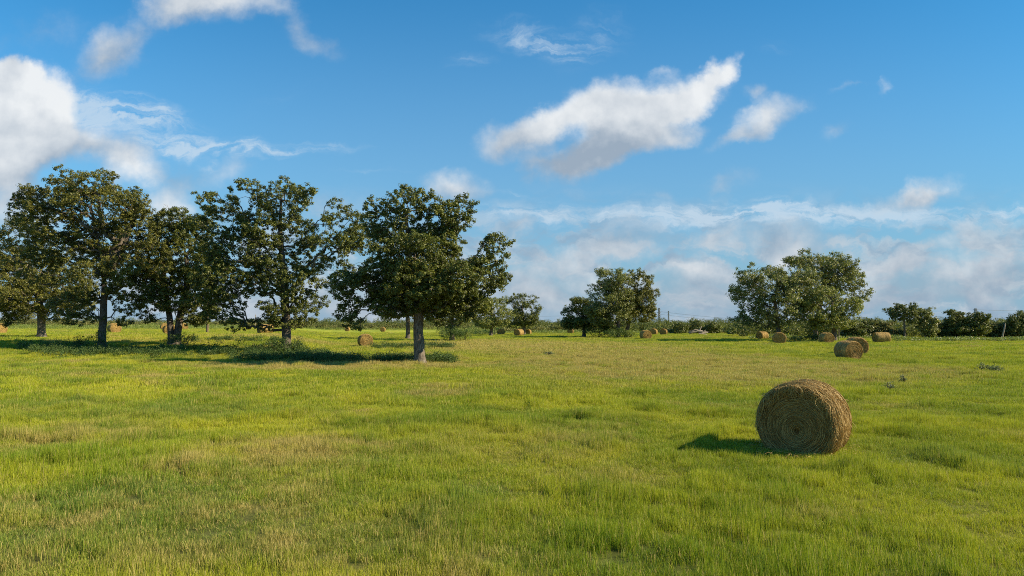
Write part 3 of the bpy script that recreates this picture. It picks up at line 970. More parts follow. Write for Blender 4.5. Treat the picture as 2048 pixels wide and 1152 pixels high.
grow('oak_tree', b, [t1], [ell(x, y, rx, ry, d, yo) for x, y, rx, ry, yo in lobes],
     'oak with a dark straight trunk and leafy shrubs at its foot', GF, M_LEAF[0], M_BARK, 12, 4600, cluster=30, trunk_r=.36, dead=6, gap=.41, gapscale=1.0)
# B thick trunk oak
d = 59.0
b, t1 = tk(205, d, [(206, 640), (208, 600), (208, 550), (200, 500), (190, 455), (182, 415)], [0, 0, .2, .3, .5, .3])
_, t2 = tk(207, d, [(208, 600), (218, 540), (240, 490), (262, 450)], [0, .3, .8, 1.2])
t2 = [t1[3]] + t2[3:]
lobes = [(165, 368, 80, 30, 0), (58, 392, 36, 22, 0), (90, 400, 50, 35, .5), (262, 408, 42, 34, 0), (200, 420, 100, 50, .4), (100, 450, 70, 45, -.4), (270, 470, 55, 55, .5),
         (130, 500, 90, 45, .8), (215, 490, 80, 50, 1.5), (250, 550, 60, 55, -.5), (190, 560, 60, 50, -1.8), (90, 540, 60, 40, 0), (150, 610, 60, 28, -.3),
         (265, 600, 45, 40, .3), (300, 520, 40, 50, 0), (60, 430, 45, 40, 0), (160, 640, 40, 16, -.5), (250, 640, 25, 14, 0)]
grow('oak_tree', b, [t1, [t1[3], t2[1], t2[2]]], [ell(x, y, rx, ry, d, yo) for x, y, rx, ry, yo in lobes],
     'tallest oak of the left grove with a thick vine-clad trunk and bare branches showing', GF, M_LEAF[1], M_BARK, 13, 4600, cluster=28, trunk_r=.52, dead=16, gap=.425, gapscale=1.0)
# D forked oak
d = 62.0
b, t1 = tk(344, d, [(340, 640), (334, 600), (328, 560), (322, 500)], [0, 0, .3, .5])
_, t2 = tk(353, d, [(358, 645), (366, 605), (376, 560), (372, 510)], [.3, .3, .6, .8])
lobes = [(345, 450, 55, 34, 0), (320, 480, 50, 45, .5), (370, 510, 60, 55, .3), (320, 555, 60, 50, -.5), (390, 575, 50, 50, .5), (345, 590, 60, 40, -1.0), (400, 620, 40, 35, 0),
         (300, 610, 36, 40, .3), (395, 465, 40, 45, 1.0), (410, 540, 45, 55, -.5), (290, 545, 40, 45, .5), (390, 630, 45, 26, .2)]
grow('oak_tree', b, [t1, t2], [ell(x, y, rx, ry, d, yo) for x, y, rx, ry, yo in lobes],
     'oak forking into two dark trunks from the ground', GF, M_LEAF[0], M_BARK, 14, 3400, cluster=30, trunk_r=.30, dead=5, gap=.40, gapscale=1.0)
# A left oak
d = 73.0
b, t1 = tk(84, d, [(83, 648), (82, 625), (76, 590), (66, 550), (56, 510)], [0, 0, .2, .4, .4])
lobes = [(45, 470, 55, 45, 0), (60, 530, 75, 50, .4), (110, 570, 75, 45, 0), (5, 560, 60, 55, 0), (70, 595, 100, 36, -.8), (-35, 600, 50, 50, .6), (150, 600, 50, 34, .5), (38, 622, 34, 26, 0),
         (10, 510, 50, 40, .8), (120, 620, 50, 26, 0), (20, 610, 50, 36, -.5), (0, 640, 30, 16, 0)]
grow('oak_tree', b, [t1], [ell(x, y, rx, ry, d, yo) for x, y, rx, ry, yo in lobes],
     'leftmost oak with a short pale trunk, cut by the left edge', GF, M_LEAF[1], M_BARKG, 15, 3300, cluster=24, leaf=.16, crad=.30, trunk_r=.36, dead=4, gap=.40, gapscale=1.0)

GM = 'oaks standing in the middle distance'
MID = [
    # px trunk, depth, trunk pts, lobes, label, leafmat, natt
    (1558, 99, [(1556, 650), (1552, 620), (1548, 590)], [(1545, 575, 62, 42, 0), (1500, 590, 38, 44, .5), (1500, 555, 30, 22, 0), (1560, 620, 60, 40, -1), (1485, 640, 24, 22, 0), (1600, 590, 45, 50, .5), (1590, 550, 50, 24, .8), (1520, 640, 40, 22, 1)],
     'left oak of the big right-hand clump, low crown reaching the ground', 2, 1900),
    (1630, 104, [(1632, 650), (1640, 610), (1648, 565), (1652, 535)], [(1650, 525, 60, 26, 0), (1600, 525, 30, 18, 0), (1690, 560, 40, 34, .5), (1722, 585, 24, 24, 0), (1640, 570, 50, 40, 0), (1680, 540, 40, 24, -.6)],
     'tallest oak of the right-hand clump, open domed top with limbs showing', 2, 1400),
    (1668, 97, [(1668, 655), (1666, 630), (1664, 605)], [(1650, 610, 50, 44, 0), (1690, 625, 32, 36, 0), (1655, 645, 45, 22, -.5), (1615, 630, 35, 34, .6)],
     'front right oak of the right-hand clump with pale leaves over thin stems', 3, 1200),
    (1236, 122, [(1237, 655), (1236, 625), (1232, 595), (1226, 565)], [(1222, 560, 40, 26, 0), (1215, 600, 42, 32, 0), (1240, 600, 36, 40, .6), (1230, 635, 40, 22, 0), (1200, 630, 30, 26, .5)],
     'left half of the twin-topped oak pair', 2, 2000),
    (1252, 124, [(1256, 650), (1266, 620), (1276, 585)], [(1280, 566, 28, 24, 0), (1285, 600, 30, 34, 0), (1275, 630, 40, 20, 0), (1255, 610, 28, 34, .8), (1300, 625, 16, 16, 0)],
     'right half of the twin-topped oak pair', 1, 1500),
    (1168, 128, [(1168, 650), (1166, 630), (1164, 615)], [(1165, 615, 26, 24, 0), (1140, 630, 20, 20, 0), (1185, 625, 26, 30, 0), (1160, 645, 40, 16, 0), (1200, 640, 30, 20, .3), (1140, 648, 24, 12, 0)],
     'lower dark oak joining the left side of the twin-topped pair', 0, 1400),
    (1048, 150, [(1048, 650), (1046, 630), (1044, 612)], [(1045, 606, 28, 22, 0), (1050, 632, 30, 26, 0), (1025, 640, 22, 20, .5), (1062, 645, 16, 16, 0)],
     'round dark oak behind the middle hay bales', 0, 900),
    (982, 138, [(983, 650), (985, 632), (984, 615)], [(985, 612, 32, 22, 0), (1005, 632, 24, 24, 0), (962, 625, 28, 26, .5), (975, 645, 34, 14, 0)],
     'yellowish oak between the front oak and the round dark one', 3, 900),
    (904, 104, [(905, 655), (902, 630), (898, 605)], [(900, 600, 45, 28, 0), (930, 620, 32, 28, 0), (870, 620, 34, 28, 0), (905, 640, 40, 16, 0)],
     'oak behind the front oak with a leafy thicket round its foot', 3, 900),
    (816, 112, [(816, 650), (815, 630), (812, 605)], [(810, 600, 55, 30, 0), (780, 620, 36, 26, 0), (845, 625, 30, 24, 0)],
     'oak directly behind the front oak, dark trunk seen left of its trunk', 0, 700),
]
for i, (px, d, tp, lob, lab, lm, na) in enumerate(MID):
    b, t1 = tk(px, d, tp)
    grow('oak_tree', b, [t1], [ell(x, y, rx, ry, d, yo, .9) for x, y, rx, ry, yo in lob], lab, GM, M_LEAF[lm], M_BARK, 30 + i, na,
         cluster=20, leaf=.21, crad=.42, tipr=.014, trunk_r=.32, gap=.40, gapscale=.6)


# ------------------------------------------------------------------ shrubs, thickets, far woods
def clumps(rs, ells, per, crad, leaf, nl):
    """leaf clusters in ellipsoids -> leaf vertices"""
    Cs = []
    for (cx, cy_, cz, rx, ry, rz), k in zip(ells, per):
        q = rs.normal(size=(k, 3)); q /= np.linalg.norm(q, axis=1, keepdims=True)
        q *= rs.random((k, 1)) ** .4
        c = q * [rx, ry, rz] + [cx, cy_, cz]
        o = rs.normal(size=(k, nl, 3)) * crad * .5
        Cs.append((c[:, None] + o).reshape(-1, 3))
    C = np.concatenate(Cs)
    C = C[C[:, 2] > -.02]
    return leaves(C, leaf * rs.uniform(.65, 1.3, len(C)), rs)


def shrub(px, d, w, h, label, group, mat, seed, leaf=.09, n=90, name='shrub', cat='shrub', nl=16, crad=.16, lean=0):
    rs = np.random.default_rng(seed)
    b = at(px, d)
    root = thing(name, b, label, cat, group)
    # stems
    ns = 9
    A, B, tips = [], [], []
    for _ in range(ns):
        a = rs.uniform(0, 2 * math.pi); r = rs.uniform(.2, .95)
        tip = np.array([math.cos(a) * r * w * .5, math.sin(a) * r * w * .5, h * rs.uniform(.6, .98) * (1 - .45 * r * r)])
        midp = tip * [.45, .45, .6] + rs.normal(0, .04, 3)
        A += [np.array([0, 0, -.05]) + rs.normal(0, .05, 3) * [1, 1, 0], midp]; B += [midp, tip]; tips.append(tip)
    A, B = np.array(A), np.array(B)
    rr = np.tile([.022, .012], ns)
    v, q = tubes(A, B, rr, rr * .6, B - A, B - A, 5)
    mesh_np('stem', v, [q], M_BARK, True, parent=root)
    es, per = [], []
    for tip in tips:
        es.append((tip[0], tip[1], tip[2] * .85, w * .20, w * .20, h * .20)); per.append(n // (ns + 4))
    es.append((0, 0, h * .32, w * .42, w * .42, h * .32)); per.append(n // 3)
    V, Fq = clumps(rs, es, per, crad, leaf, nl)
    mesh_np('foliage', V, [Fq], mat, parent=root)
    return root


G1 = 'shrubs growing at the feet of the oaks'
shrub(556, 54.0, 2.2, 1.5, 'leafy shrub against the left side of the straight dark oak trunk', G1, M_LEAF[6], 61, n=110)
shrub(592, 54.3, 2.0, 1.6, 'leafy shrub against the right side of the straight dark oak trunk', G1, M_LEAF[6], 62, n=110)
shrub(372, 61.0, 2.6, 1.3, 'broad shrub at the right foot of the forked oak', G1, M_LEAF[6], 63, n=120)
shrub(196, 58.0, 2.0, 1.9, 'thin vine thicket climbing the left side of the thick trunk', G1, M_LEAF[6], 64, n=50)
shrub(160, 60.0, 1.8, 1.2, 'sparse twiggy shrub left of the thick vine-clad trunk', G1, M_LEAF[6], 65, n=40)
shrub(905, 102, 4.4, 2.6, 'tall dark thicket round the oak behind the front oak', G1, M_LEAF[6], 66, n=260, leaf=.13, crad=.25)
shrub(930, 103, 2.4, 1.8, 'pale shrub on the right flank of the tall thicket', G1, M_LEAF[7], 67, n=90, leaf=.12, crad=.2)
shrub(1236, 120, 4.6, 2.0, 'dark bush round the feet of the twin-topped oaks', G1, M_LEAF[6], 68, n=220, leaf=.15, crad=.25)
shrub(1196, 125, 6.0, 3.2, 'dark bush filling the gap between the twin-topped oaks and the lower oak', G1, M_LEAF[6], 75, n=260, leaf=.17, crad=.3)
shrub(1262, 119, 2.6, 1.7, 'pale bush right of the twin-topped oak trunks', G1, M_LEAF[7], 69, n=110, leaf=.14, crad=.22)
shrub(1628, 98, 3.4, 1.4, 'low bush between the bales under the right-hand clump', G1, M_LEAF[6], 70, n=140, leaf=.12, crad=.22)
shrub(1558, 100, 2.2, 1.0, 'low bush at the left trunk of the right-hand clump', G1, M_LEAF[6], 71, n=80, leaf=.12, crad=.2)
shrub(1592, 99, 3.0, .8, 'low bright bush behind the square-on hay bale', G1, M_LEAF[7], 74, n=80, leaf=.12, crad=.2)
G2 = 'weed clumps standing in the mown grass'
shrub(1968, 38.0, 1.2, .55, 'largest grey-green weed clump at the right side of the field', G2, M_LEAF[8], 81, n=60, leaf=.07, crad=.10, name='weed_clump', cat='weed')
shrub(1993, 37.4, .8, .42, 'smaller weed clump just right of the largest one', G2, M_LEAF[8], 82, n=34, leaf=.07, crad=.10, name='weed_clump', cat='weed')
shrub(1804, 31.0, .35, .55, 'single thin dark weed above and right of the near bale', G2, M_LEAF[8], 83, n=18, leaf=.05, crad=.08, name='weed_clump', cat='weed')
shrub(1776, 27.5, .5, .36, 'small white-flecked weed just right of the near bale top', G2, M_LEAF[8], 84, n=22, leaf=.05, crad=.08, name='weed_clump', cat='weed')
shrub(1100, 57.0, .9, .45, 'weed clump in the tan grass in mid field', G2, M_LEAF[8], 85, n=30, leaf=.08, crad=.10, name='weed_clump', cat='weed')

# low brush strips under the grove: uncountable ground cover
rs = np.random.default_rng(90)
es, per = [], []
STR = [(60, 660, 55.0, 3.0, .55, 420), (470, 700, 50.0, 2.6, .5, 220), (600, 905, 48.0, 2.4, .52, 420), (500, 640, 52.5, 1.8, .6, 90),
       (40, 180, 60, 3.0, .4, 50), (740, 905, 74, 3.0, .6, 120), (420, 560, 66, 2.0, .35, 60), (1000, 40, 0, 0, 0, 0)]
for (x0, x1, dd, dy, hh, k) in STR:
    for _ in range(k):
        px = rs.uniform(x0, x1); d_ = dd + rs.normal(0, dy * .5)
        p = at(px, d_)
        if vnoise(p[0] * .5 + 40, p[1] * .5, seed=8) < .22: continue
        h_ = hh * rs.uniform(.5, 1.25)
        es.append((p[0], p[1], p[2] + h_ * .45, rs.uniform(.3, .7), rs.uniform(.3, .6), h_ * .6)); per.append(10)
V, Fq = None, None
Cs = []
for (cx, cy_, cz, rx, ry, rz), k in zip(es, per):
    q = rs.normal(size=(k, 3)); q /= np.linalg.norm(q, axis=1, keepdims=True); q *= rs.random((k, 1)) ** .4
    c = q * [rx, ry, rz] + [cx, cy_, cz]
    Cs.append((c[:, None] + rs.normal(size=(k, 12, 3)) * .09).reshape(-1, 3))
C = np.concatenate(Cs)
C[:, 2] = np.maximum(C[:, 2], terrain(C[:, 0], C[:, 1]) + .04)
V, Fq = leaves(C, .095 * rs.uniform(.6, 1.3, len(C)), rs)
o = mesh_np('undergrowth', V, [Fq], M_LEAF[6])
tag(o, 'low dark leafy brush covering the ground under the grove', 'undergrowth', kind='stuff')

# tall weeds strips at the far edges of the field
rs = np.random.default_rng(91)
Cs = []
for (x0, x1, d0, d1, hh, k) in [(1790, 2120, 98, 106, .42, 3600), (-80, 480, 150, 190, 1.0, 3600), (1500, 1800, 112, 118, .5, 1800), (960, 1200, 172, 178, .7, 1000), (880, 1000, 150, 170, 1.6, 1200), (600, 900, 240, 260, .9, 900),
                               (1100, 1500, 176, 182, .6, 1400)]:
    px = rs.uniform(x0, x1, k); dd = rs.uniform(d0, d1, k)
    u = (px - 1024) / 1366.7
    x = u * dd
    nn = vnoise(x * .35 + 20, dd * .35, seed=12)
    h_ = hh * (.35 + nn * 1.2)
    z = terrain(x, dd) + rs.random(k) * h_
    Cs.append(np.stack([x, dd, z], 1)[:, None] + rs.normal(size=(k, 8, 3)) * np.array([.22, .22, .10]))
C = np.concatenate([c.reshape(-1, 3) for c in Cs])
V, Fq = leaves(C, .20 * rs.uniform(.6, 1.3, len(C)), rs)
o = mesh_np('tall_weeds', V, [Fq], M_LEAF[7])
tag(o, 'bright tall weeds along the far edges of the field', 'weeds', kind='stuff')

# background trees one can tell apart (right-hand line)
GB = 'small trees of the far tree line'
BT = [
    (1809, 117, [(1809, 655), (1808, 635), (1808, 622)], [(1808, 623, 29, 16, 0), (1794, 632, 16, 12, 0), (1826, 640, 14, 14, 0)], 'airy dark tree on a bare trunk, left of the airy pair by the weeds', 4, 300),
    (1850, 118, [(1850, 660), (1850, 645), (1848, 630)], [(1848, 628, 18, 13, 0), (1852, 648, 22, 18, 0), (1858, 662, 18, 14, 0)], 'airy pale tree on the right of the airy pair by the weeds', 2, 480),
    (1912, 119, [(1912, 660), (1912, 645), (1912, 632)], [(1912, 630, 17, 12, 0), (1906, 645, 20, 14, 0), (1915, 664, 30, 16, 0)], 'tree with a rounded top left of the tower top', 4, 520),
    (1950, 118, [(1950, 665), (1950, 650)], [(1950, 643, 28, 16, 0), (1945, 662, 34, 18, 0)], 'broad dark tree in front of the tower top', 0, 620),
    (1985, 120, [(1985, 665), (1985, 655)], [(1985, 655, 22, 14, 0), (1985, 670, 24, 12, 0)], 'low tree left of the leaning bleached trunk', 4, 380),
    (2035, 118, [(2035, 665), (2036, 648)], [(2040, 638, 26, 15, 0), (2035, 660, 30, 22, 0)], 'dark tree cut by the right edge of the photo', 4, 620),
    (1888, 121, [(1888, 668), (1888, 658)], [(1888, 655, 18, 13, 0), (1885, 670, 20, 12, 0)], 'low dark tree right of the airy pair', 0, 300),
    (1712, 116, [(1712, 668), (1712, 658)], [(1712, 656, 26, 13, 0), (1706, 670, 28, 14, 0)], 'dark rounded thicket tree right of the big oak clump', 0, 420),
    (1741, 122, [(1741, 668), (1741, 655)], [(1741, 650, 18, 12, 0), (1745, 666, 26, 14, 0)], 'thicket tree just above the side-on hay bale', 4, 380),
    (1774, 121, [(1774, 668), (1774, 658)], [(1774, 654, 16, 10, 0), (1776, 668, 26, 14, 0)], 'greyish thicket tree right of the side-on hay bale', 5, 320),
    (1480, 165, [(1480, 665), (1480, 655)], [(1480, 655, 18, 10, 0), (1478, 664, 20, 8, 0)], 'tree of the far line just left of the big oak clump', 4, 280),
    (1395, 168, [(1393, 665), (1392, 652)], [(1392, 648, 14, 7, 0), (1394, 658, 20, 9, 0)], 'tree with a small raised tuft behind the fallen dead tree', 4, 260),
    (1426, 166, [(1425, 665), (1425, 655)], [(1426, 653, 18, 9, 0), (1425, 663, 18, 8, 0)], 'round dark tree right of the fallen dead tree', 0, 280),
    (1360, 166, [(1360, 665), (1360, 655)], [(1362, 654, 18, 9, 0), (1356, 663, 20, 8, 0)], 'dark round tree left of the fallen dead tree', 0, 280),
    (1466, 158, [(1466, 668), (1466, 665)], [(1466, 664, 12, 8, 0)], 'pale round shrub-like tree by the small sunken bale', 7, 160),
    (50, 230, [(50, 640), (50, 630)], [(48, 625, 24, 14, 0), (60, 634, 26, 9, 0)], 'pale tree far off under the leftmost oak crown', 5, 320),
]
for i, (px, d, tp, lob, lab, lm, na) in enumerate(BT):
    b, t1 = tk(px, d, tp)
    grow('small_tree', b, [t1], [ell(x, y, rx, ry, d, yo, .9) for x, y, rx, ry, yo in lob], lab, GB, M_LEAF[lm], M_BARK, 130 + i, na,
         cluster=16, leaf=.26, crad=.38, tipr=.014, trunk_r=.15, gap=.36, gapscale=.8)

# far woods: one mass
rs = np.random.default_rng(92)


def woods(name, label, spec, mat, leaf):
    Cs = []
    for (x0, x1, d0, d1, top0, top1, step) in spec:
        px = x0
        while px < x1:
            d_ = rs.uniform(d0, d1)
            top = top0 + (top1 - top0) * (px - x0) / (x1 - x0) + rs.normal(0, 3.4)
            p = at(px, d_)
            ht = (HZ - top) * d_ / 1366 + H - p[2]
            ht = max(ht, 1.2)
            w_ = rs.uniform(.45, .75) * max(ht, 2.5)
            k = int(26 + w_ * ht * 3.2)
            q = rs.normal(size=(k, 3)); q /= np.linalg.norm(q, axis=1, keepdims=True); q *= rs.random((k, 1)) ** .3
            c = q * [w_, w_ * .8, ht * .5] + [p[0], p[1], p[2] + ht * .52]
            Cs.append((c[:, None] + rs.normal(size=(k, 9, 3)) * leaf * .8).reshape(-1, 3))
            px += step * rs.uniform(.6, 1.4)
    C = np.concatenate(Cs)
    V, Fq = leaves(C, leaf * rs.uniform(.6, 1.3, len(C)), rs)
    o = mesh_np(name, V, [Fq], mat)
    tag(o, label, 'woods', kind='stuff')


woods('far_woods', 'dark far tree line along the horizon', [
    (1080, 1520, 185, 205, 649, 648, 9), (560, 1000, 300, 330, 645, 640, 8), (1300, 1520, 172, 182, 655, 655, 9),
    (1480, 1720, 130, 140, 648, 644, 11), (1690, 2110, 124, 134, 656, 648, 11), (1690, 2110, 150, 180, 643, 641, 9), (-200, 600, 420, 460, 636, 642, 9), (560, 2200, 420, 460, 641, 641, 8), (-200, 2250, 520, 560, 641, 641, 7)], M_LEAF[4], .42)
woods('far_scrub', 'pale olive scrub rising beyond the left field', [
    (-150, 600, 280, 300, 638, 647, 10), (-150, 600, 225, 245, 645, 651, 9), (560, 980, 262, 275, 652, 652, 8), (960, 1180, 184, 192, 657, 657, 9)], M_LEAF[5], .45)

# ------------------------------------------------------------------ posts, pylons, dead wood


def pole_obj(name, px, d, h, r, mat, label, cat, lean=0.0, arms=False):
    b = at(px, d)
    root = thing(name, b, label, cat)
    P = np.array([[0, 0, -.2], [lean * .3, 0, h * .35], [lean * .7, 0, h * .7], [lean, 0, h]])
    v, q, t_ = pathtube(P, [r * 1.15, r, r * .9, r * .8], 10)
    mesh_np('pole' if arms else 'shaft', v, [q, t_], mat, True, parent=root)
    return root, b


r_, b = pole_obj('utility_pole', 415, 104, 7.6, .15, M_POLE, 'brown wooden utility pole between the forked oak and the dark trunk oak', 'utility pole', arms=True)
v, q, t_ = pathtube([[-1.0, -.2, 7.0], [0, -.2, 7.02], [1.0, -.2, 7.0]], [.06] * 3, 6)
mesh_np('crossarm', v, [q, t_], M_POLE, parent=r_)
r_, b = pole_obj('thin_post', 990, 140, 3.0, .06, M_POLE, 'thin dark post by the hay bale under the yellowish oak', 'post')
r_, b = pole_obj('pale_post', 511, 150, 3.3, .09, M_DEAD, 'thin pale post seen through the gap left of the dark oak trunk', 'post')
r_, b = pole_obj('dead_trunk', 2003, 112, 2.5, .13, M_DEAD, 'bleached dead trunk leaning right at the brush edge', 'dead trunk', lean=.6)
for px in (1671, 1677):
    r_, b = pole_obj('sapling_stem', px, 99.5, 2.6, .06, M_DEAD, 'left pale bare stem under the front right oak of the clump' if px == 1671 else 'right pale bare stem under the front right oak of the clump', 'bare stem')

# fallen dead tree
b = at(1395, 150)
root = thing('fallen_tree', b, 'bleached fallen dead tree with one limb pointing up, before the far tree line', 'fallen tree')
k = 150 / 1366.


def seg(p, r0, r1):
    P = np.array([[(x - 1395) * k, yo, (674 - y) * k] for x, y, yo in p])
    return pathtube(P, np.linspace(r0, r1, len(P)), 8, .1)


v, q, t_ = seg([(1404, 668, 0), (1395, 666, 0), (1386, 668, -.2), (1378, 670, -.3)], .42, .2)
mesh_np('trunk', v, [q, t_], M_DEAD, True, parent=root)
for pts_, r0, r1 in (([(1398, 667, 0), (1400, 662, 0), (1403, 657, 0)], .22, .06), ([(1400, 668, 0), (1390, 663, -.3), (1379, 668, -.3)], .2, .1),
                     ([(1402, 671, -.3), (1408, 670, -.3), (1415, 669, -.2)], .24, .08), ([(1403, 669, .1), (1408, 666, 0), (1411, 664, 0)], .14, .05),
                     ([(1396, 672, -.4), (1404, 672, -.5), (1412, 673, -.5)], .2, .1), ([(1405, 669, 0), (1412, 667, .2), (1417, 668, .2)], .12, .04),
                     ([(1384, 667, 0), (1380, 666, 0), (1376, 669, 0)], .12, .05)):
    v, q, t_ = seg(pts_, r0, r1)
    mesh_np('limb', v, [q, t_], M_DEAD, True, parent=root)


def pylon(px, d, top_y, w, label):
    u, v_ = ray(px, top_y)
    hh = H + v_ * d
    root = thing('lattice_tower', (u * d, d, 0), label, 'power tower', 'power line towers on the horizon')
    A, B = [], []
    n = 9
    for i in range(n):
        z0, z1 = hh * i / n, hh * (i + 1) / n
        w0, w1 = w * (1 - .55 * i / n), w * (1 - .55 * (i + 1) / n)
        c0 = [(-w0, -w0), (w0, -w0), (w0, w0), (-w0, w0)]; c1 = [(-w1, -w1), (w1, -w1), (w1, w1), (-w1, w1)]
        for j in range(4):
            A.append((*c0[j], z0)); B.append((*c1[j], z1))
            A.append((*c0[j], z0)); B.append((*c1[(j + 1) % 4], z1))
            A.append((*c0[(j + 1) % 4], z0)); B.append((*c1[j], z1))
            A.append((*c1[j], z1)); B.append((*c1[(j + 1) % 4], z1))
    A, B = np.array(A, float), np.array(B, float)
    rr = np.full(len(A), .22)
    v, q = tubes(A, B, rr, rr, B - A, B - A, 4)
    mesh_np('lattice', v, [q], M_STEEL, parent=root)
    for f in (.93, .72):
        a = np.array([[-w * 1.6, 0, hh * f]]); b_ = np.array([[w * 1.6, 0, hh * f]])
        v, q = tubes(a, b_, np.array([.25]), np.array([.25]), b_ - a, b_ - a, 4)
        mesh_np('crossarm', v, [q], M_STEEL, parent=root)
    return np.array([u * d, d, hh]), w


pA, wA = pylon(1318, 1000, 616, 1.9, 'lattice power tower just right of the twin-topped oaks, taller-looking of the pair')
pB, wB = pylon(1337, 1250, 622, 1.2, 'thinner lattice power tower right of the taller one')
pC, wC = pylon(1951, 900, 617, 2.2, 'lattice power tower top rising above the broad dark tree')


def cable(p, q, sag, label, r=.13):
    t = np.linspace(0, 1, 15)
    P = p[None] * (1 - t[:, None]) + q[None] * t[:, None]
    P[:, 2] -= sag * 4 * t * (1 - t)
    v, f, t_ = pathtube(P - p, np.full(15, r), 5)
    o = mesh_np('power_cable', v, [f, t_], M_WIRE, True)
    o.location = tuple(p)
    tag(o, label, 'power cable', 'power cables along the horizon')


cable(pA - [0, 0, 5], pC - [0, 0, 6], 13, 'upper power cable sagging from the taller tower to the tower on the right')
cable(pA - [0, 0, 9], pC - [0, 0, 10], 13, 'lower power cable sagging from the taller tower to the tower on the right')
cable(pC - [0, 0, 1.5], np.array([pC[0] + 330, 880, 26.]), 5, 'power cable running from the right tower out of the frame')
cable(pA - [0, 0, 6], np.array([pA[0] - 330, 1000, 14.]), 4, 'power cable running left behind the twin-topped oaks')

# ------------------------------------------------------------------ grass: instanced tufts as one mass
TC = bpy.data.collections.new('grass_tufts')          # not linked to the scene: only a source


def tuft(idx, nb, rad, h, w, seed):
    rs = np.random.default_rng(seed)
    r = rad * np.sqrt(rs.random(nb)); a = rs.uniform(0, 2 * math.pi, nb)
    bx, by = r * np.cos(a), r * np.sin(a)
    hh = h * rs.uniform(.45, 1.15, nb)
    la = rs.uniform(0, 2 * math.pi, nb); le = rs.uniform(.03, .42, nb) * hh
    ww = w * rs.uniform(.7, 1.3, nb)
    fa = rs.uniform(0, math.pi, nb)
    sx_, sy_ = np.cos(fa) * ww / 2, np.sin(fa) * ww / 2
    rows = []
    for f in (0, .4, .75):
        cx = bx + np.cos(la) * le * f ** 2; cy_ = by + np.sin(la) * le * f ** 2; z = hh * f * (1 - .12 * f)
        wf = 1 - .35 * f
        rows += [np.stack([cx - sx_ * wf, cy_ - sy_ * wf, z], 1), np.stack([cx + sx_ * wf, cy_ + sy_ * wf, z], 1)]
    rows.append(np.stack([bx + np.cos(la) * le, by + np.sin(la) * le, hh * .88], 1))
    V = np.stack(rows, 1)
    k = (np.arange(nb) * 7)[:, None]
    q = np.concatenate([k + [[0, 1, 3, 2]], k + [[2, 3, 5, 4]]])
    t_ = k + [[4, 5, 6]]
    me_o = mesh_np('tuft_%02d' % idx, V.reshape(-1, 3), [q, t_], M_GRASS)
    COL.objects.unlink(me_o)
    TC.objects.link(me_o)


NV = 5
for i in range(NV): tuft(i, 56, .13, .165, .0045, 200 + i)
for i in range(NV): tuft(NV + i, 70, .28, .16, .009, 210 + i)
for i in range(NV): tuft(2 * NV + i, 90, .62, .16, .021, 220 + i)


def scatter(y0, y1, dens, fade, k0, seed):
    """depth band y0..y1; density per m2; fade metres at both ends"""
    rs = np.random.default_rng(seed)
    um = .80
    n = int(dens * um * (y1 ** 2 - y0 ** 2) + dens * 3.2 * (y1 - y0))
    y = np.sqrt(rs.uniform(y0 ** 2, y1 ** 2, n))
    u = rs.uniform(-1, 1, n)
    x = u * (um * y + 1.6)
    keep = rs.random(n) < np.minimum(1, (y1 - y) / fade + .15)
    keep &= rs.random(n) < np.minimum(1, (y - y0) / (fade * .5) + .15) if k0 else keep
    x, y = x[keep], y[keep]
    for (bx, by), b in zip(bale_xy, BALES):
        m_ = np.hypot(x - bx, y - by) > .62
        x, y = x[m_], y[m_]
    hn = vnoise(x * .45, y * .45, seed=21) * .45 + vnoise(x * 1.5, y * 1.5, seed=22) * .55
    kk = rs.random(len(x)) < (.72 + .8 * vnoise(x * 1.9 + 7, y * 1.9, seed=23)) 
    x, y, hn = x[kk], y[kk], hn[kk]
    s = .35 + 1.25 * hn ** 1.3
    s = s * (1 + .55 * S((vnoise(x * .95 + 3, y * .95, seed=24) - .62) / .15)) * (1 - .45 * S((.36 - vnoise(x * .8, y * .8 + 9, seed=25)) / .12))
    s = s * rs.uniform(.8, 1.2, len(x))
    db = np.hypot(x - bale_xy[0, 0], y - bale_xy[0, 1])
    s = np.where(db < 1.9, np.minimum(s, .62), s)
    idx = rs.integers(0, NV, len(x)) + k0 * NV
    return x, y, s, idx


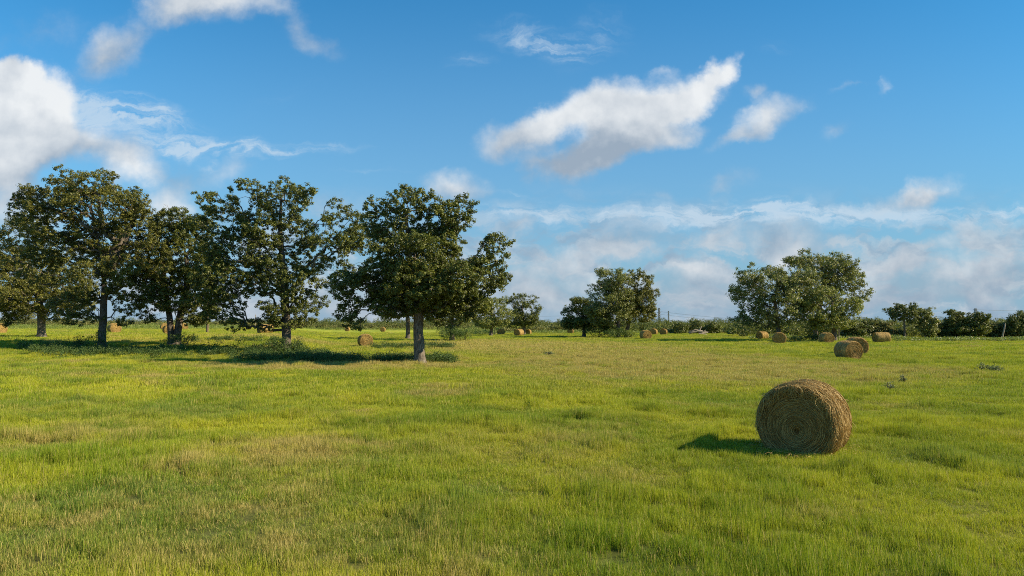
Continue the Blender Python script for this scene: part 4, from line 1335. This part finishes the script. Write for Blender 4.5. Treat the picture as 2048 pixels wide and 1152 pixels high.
bands = [scatter(5.5, 27, 72, 8, 0, 301), scatter(20, 66, 17, 14, 1, 302), scatter(52, 185, 2.6, 50, 2, 303)]
X = np.concatenate([b[0] for b in bands]); Y = np.concatenate([b[1] for b in bands])
Sx = np.concatenate([b[2] for b in bands]); Ix = np.concatenate([b[3] for b in bands])
Z = terrain(X, Y) - .01
me = bpy.data.meshes.new('grass')
me.vertices.add(len(X))
me.vertices.foreach_set('co', np.stack([X, Y, Z], 1).astype(np.float32).ravel())
rot = np.zeros((len(X), 3), np.float32); rot[:, 2] = rng.uniform(0, 2 * math.pi, len(X)); rot[:, 0] = rng.normal(0, .08, len(X))
a_ = me.attributes.new('tuft_rot', 'FLOAT_VECTOR', 'POINT'); a_.data.foreach_set('vector', rot.ravel())
sc3 = np.stack([.8 + .3 * rng.random(len(X)), .8 + .3 * rng.random(len(X)), Sx * 1.33], 1).astype(np.float32)
a_ = me.attributes.new('tuft_scale', 'FLOAT_VECTOR', 'POINT'); a_.data.foreach_set('vector', sc3.ravel())
a_ = me.attributes.new('tuft_kind', 'INT', 'POINT'); a_.data.foreach_set('value', Ix.astype(np.int32))
me.materials.append(M_GRASS)
go = bpy.data.objects.new('grass', me)
COL.objects.link(go)
tag(go, 'patchy yellow-green pasture grass covering the whole field', 'grass', kind='stuff')
gt = bpy.data.node_groups.new('grass_scatter', 'GeometryNodeTree')
gt.interface.new_socket('Geometry', in_out='INPUT', socket_type='NodeSocketGeometry')
gt.interface.new_socket('Geometry', in_out='OUTPUT', socket_type='NodeSocketGeometry')
G = NT(gt)
gi = G.n('NodeGroupInput')
ci_ = G.n('GeometryNodeCollectionInfo', {}, transform_space='ORIGINAL')
ci_.inputs['Collection'].default_value = TC
ci_.inputs['Separate Children'].default_value = True
ci_.inputs['Reset Children'].default_value = True


def na(name, ty):
    nd = gt.nodes.new('GeometryNodeInputNamedAttribute')
    nd.data_type = ty
    nd.inputs['Name'].default_value = name
    return nd.outputs['Attribute']


iop = G.n('GeometryNodeInstanceOnPoints', {'Points': gi.outputs[0], 'Instance': ci_.outputs[0], 'Pick Instance': True})
gt.links.new(na('tuft_kind', 'INT'), iop.inputs['Instance Index'])
gt.links.new(na('tuft_rot', 'FLOAT_VECTOR'), iop.inputs['Rotation'])
gt.links.new(na('tuft_scale', 'FLOAT_VECTOR'), iop.inputs['Scale'])
G.n('NodeGroupOutput', {0: iop.outputs[0]})
md = go.modifiers.new('scatter', 'NODES')
md.node_group = gt
print('grass tufts', len(X))
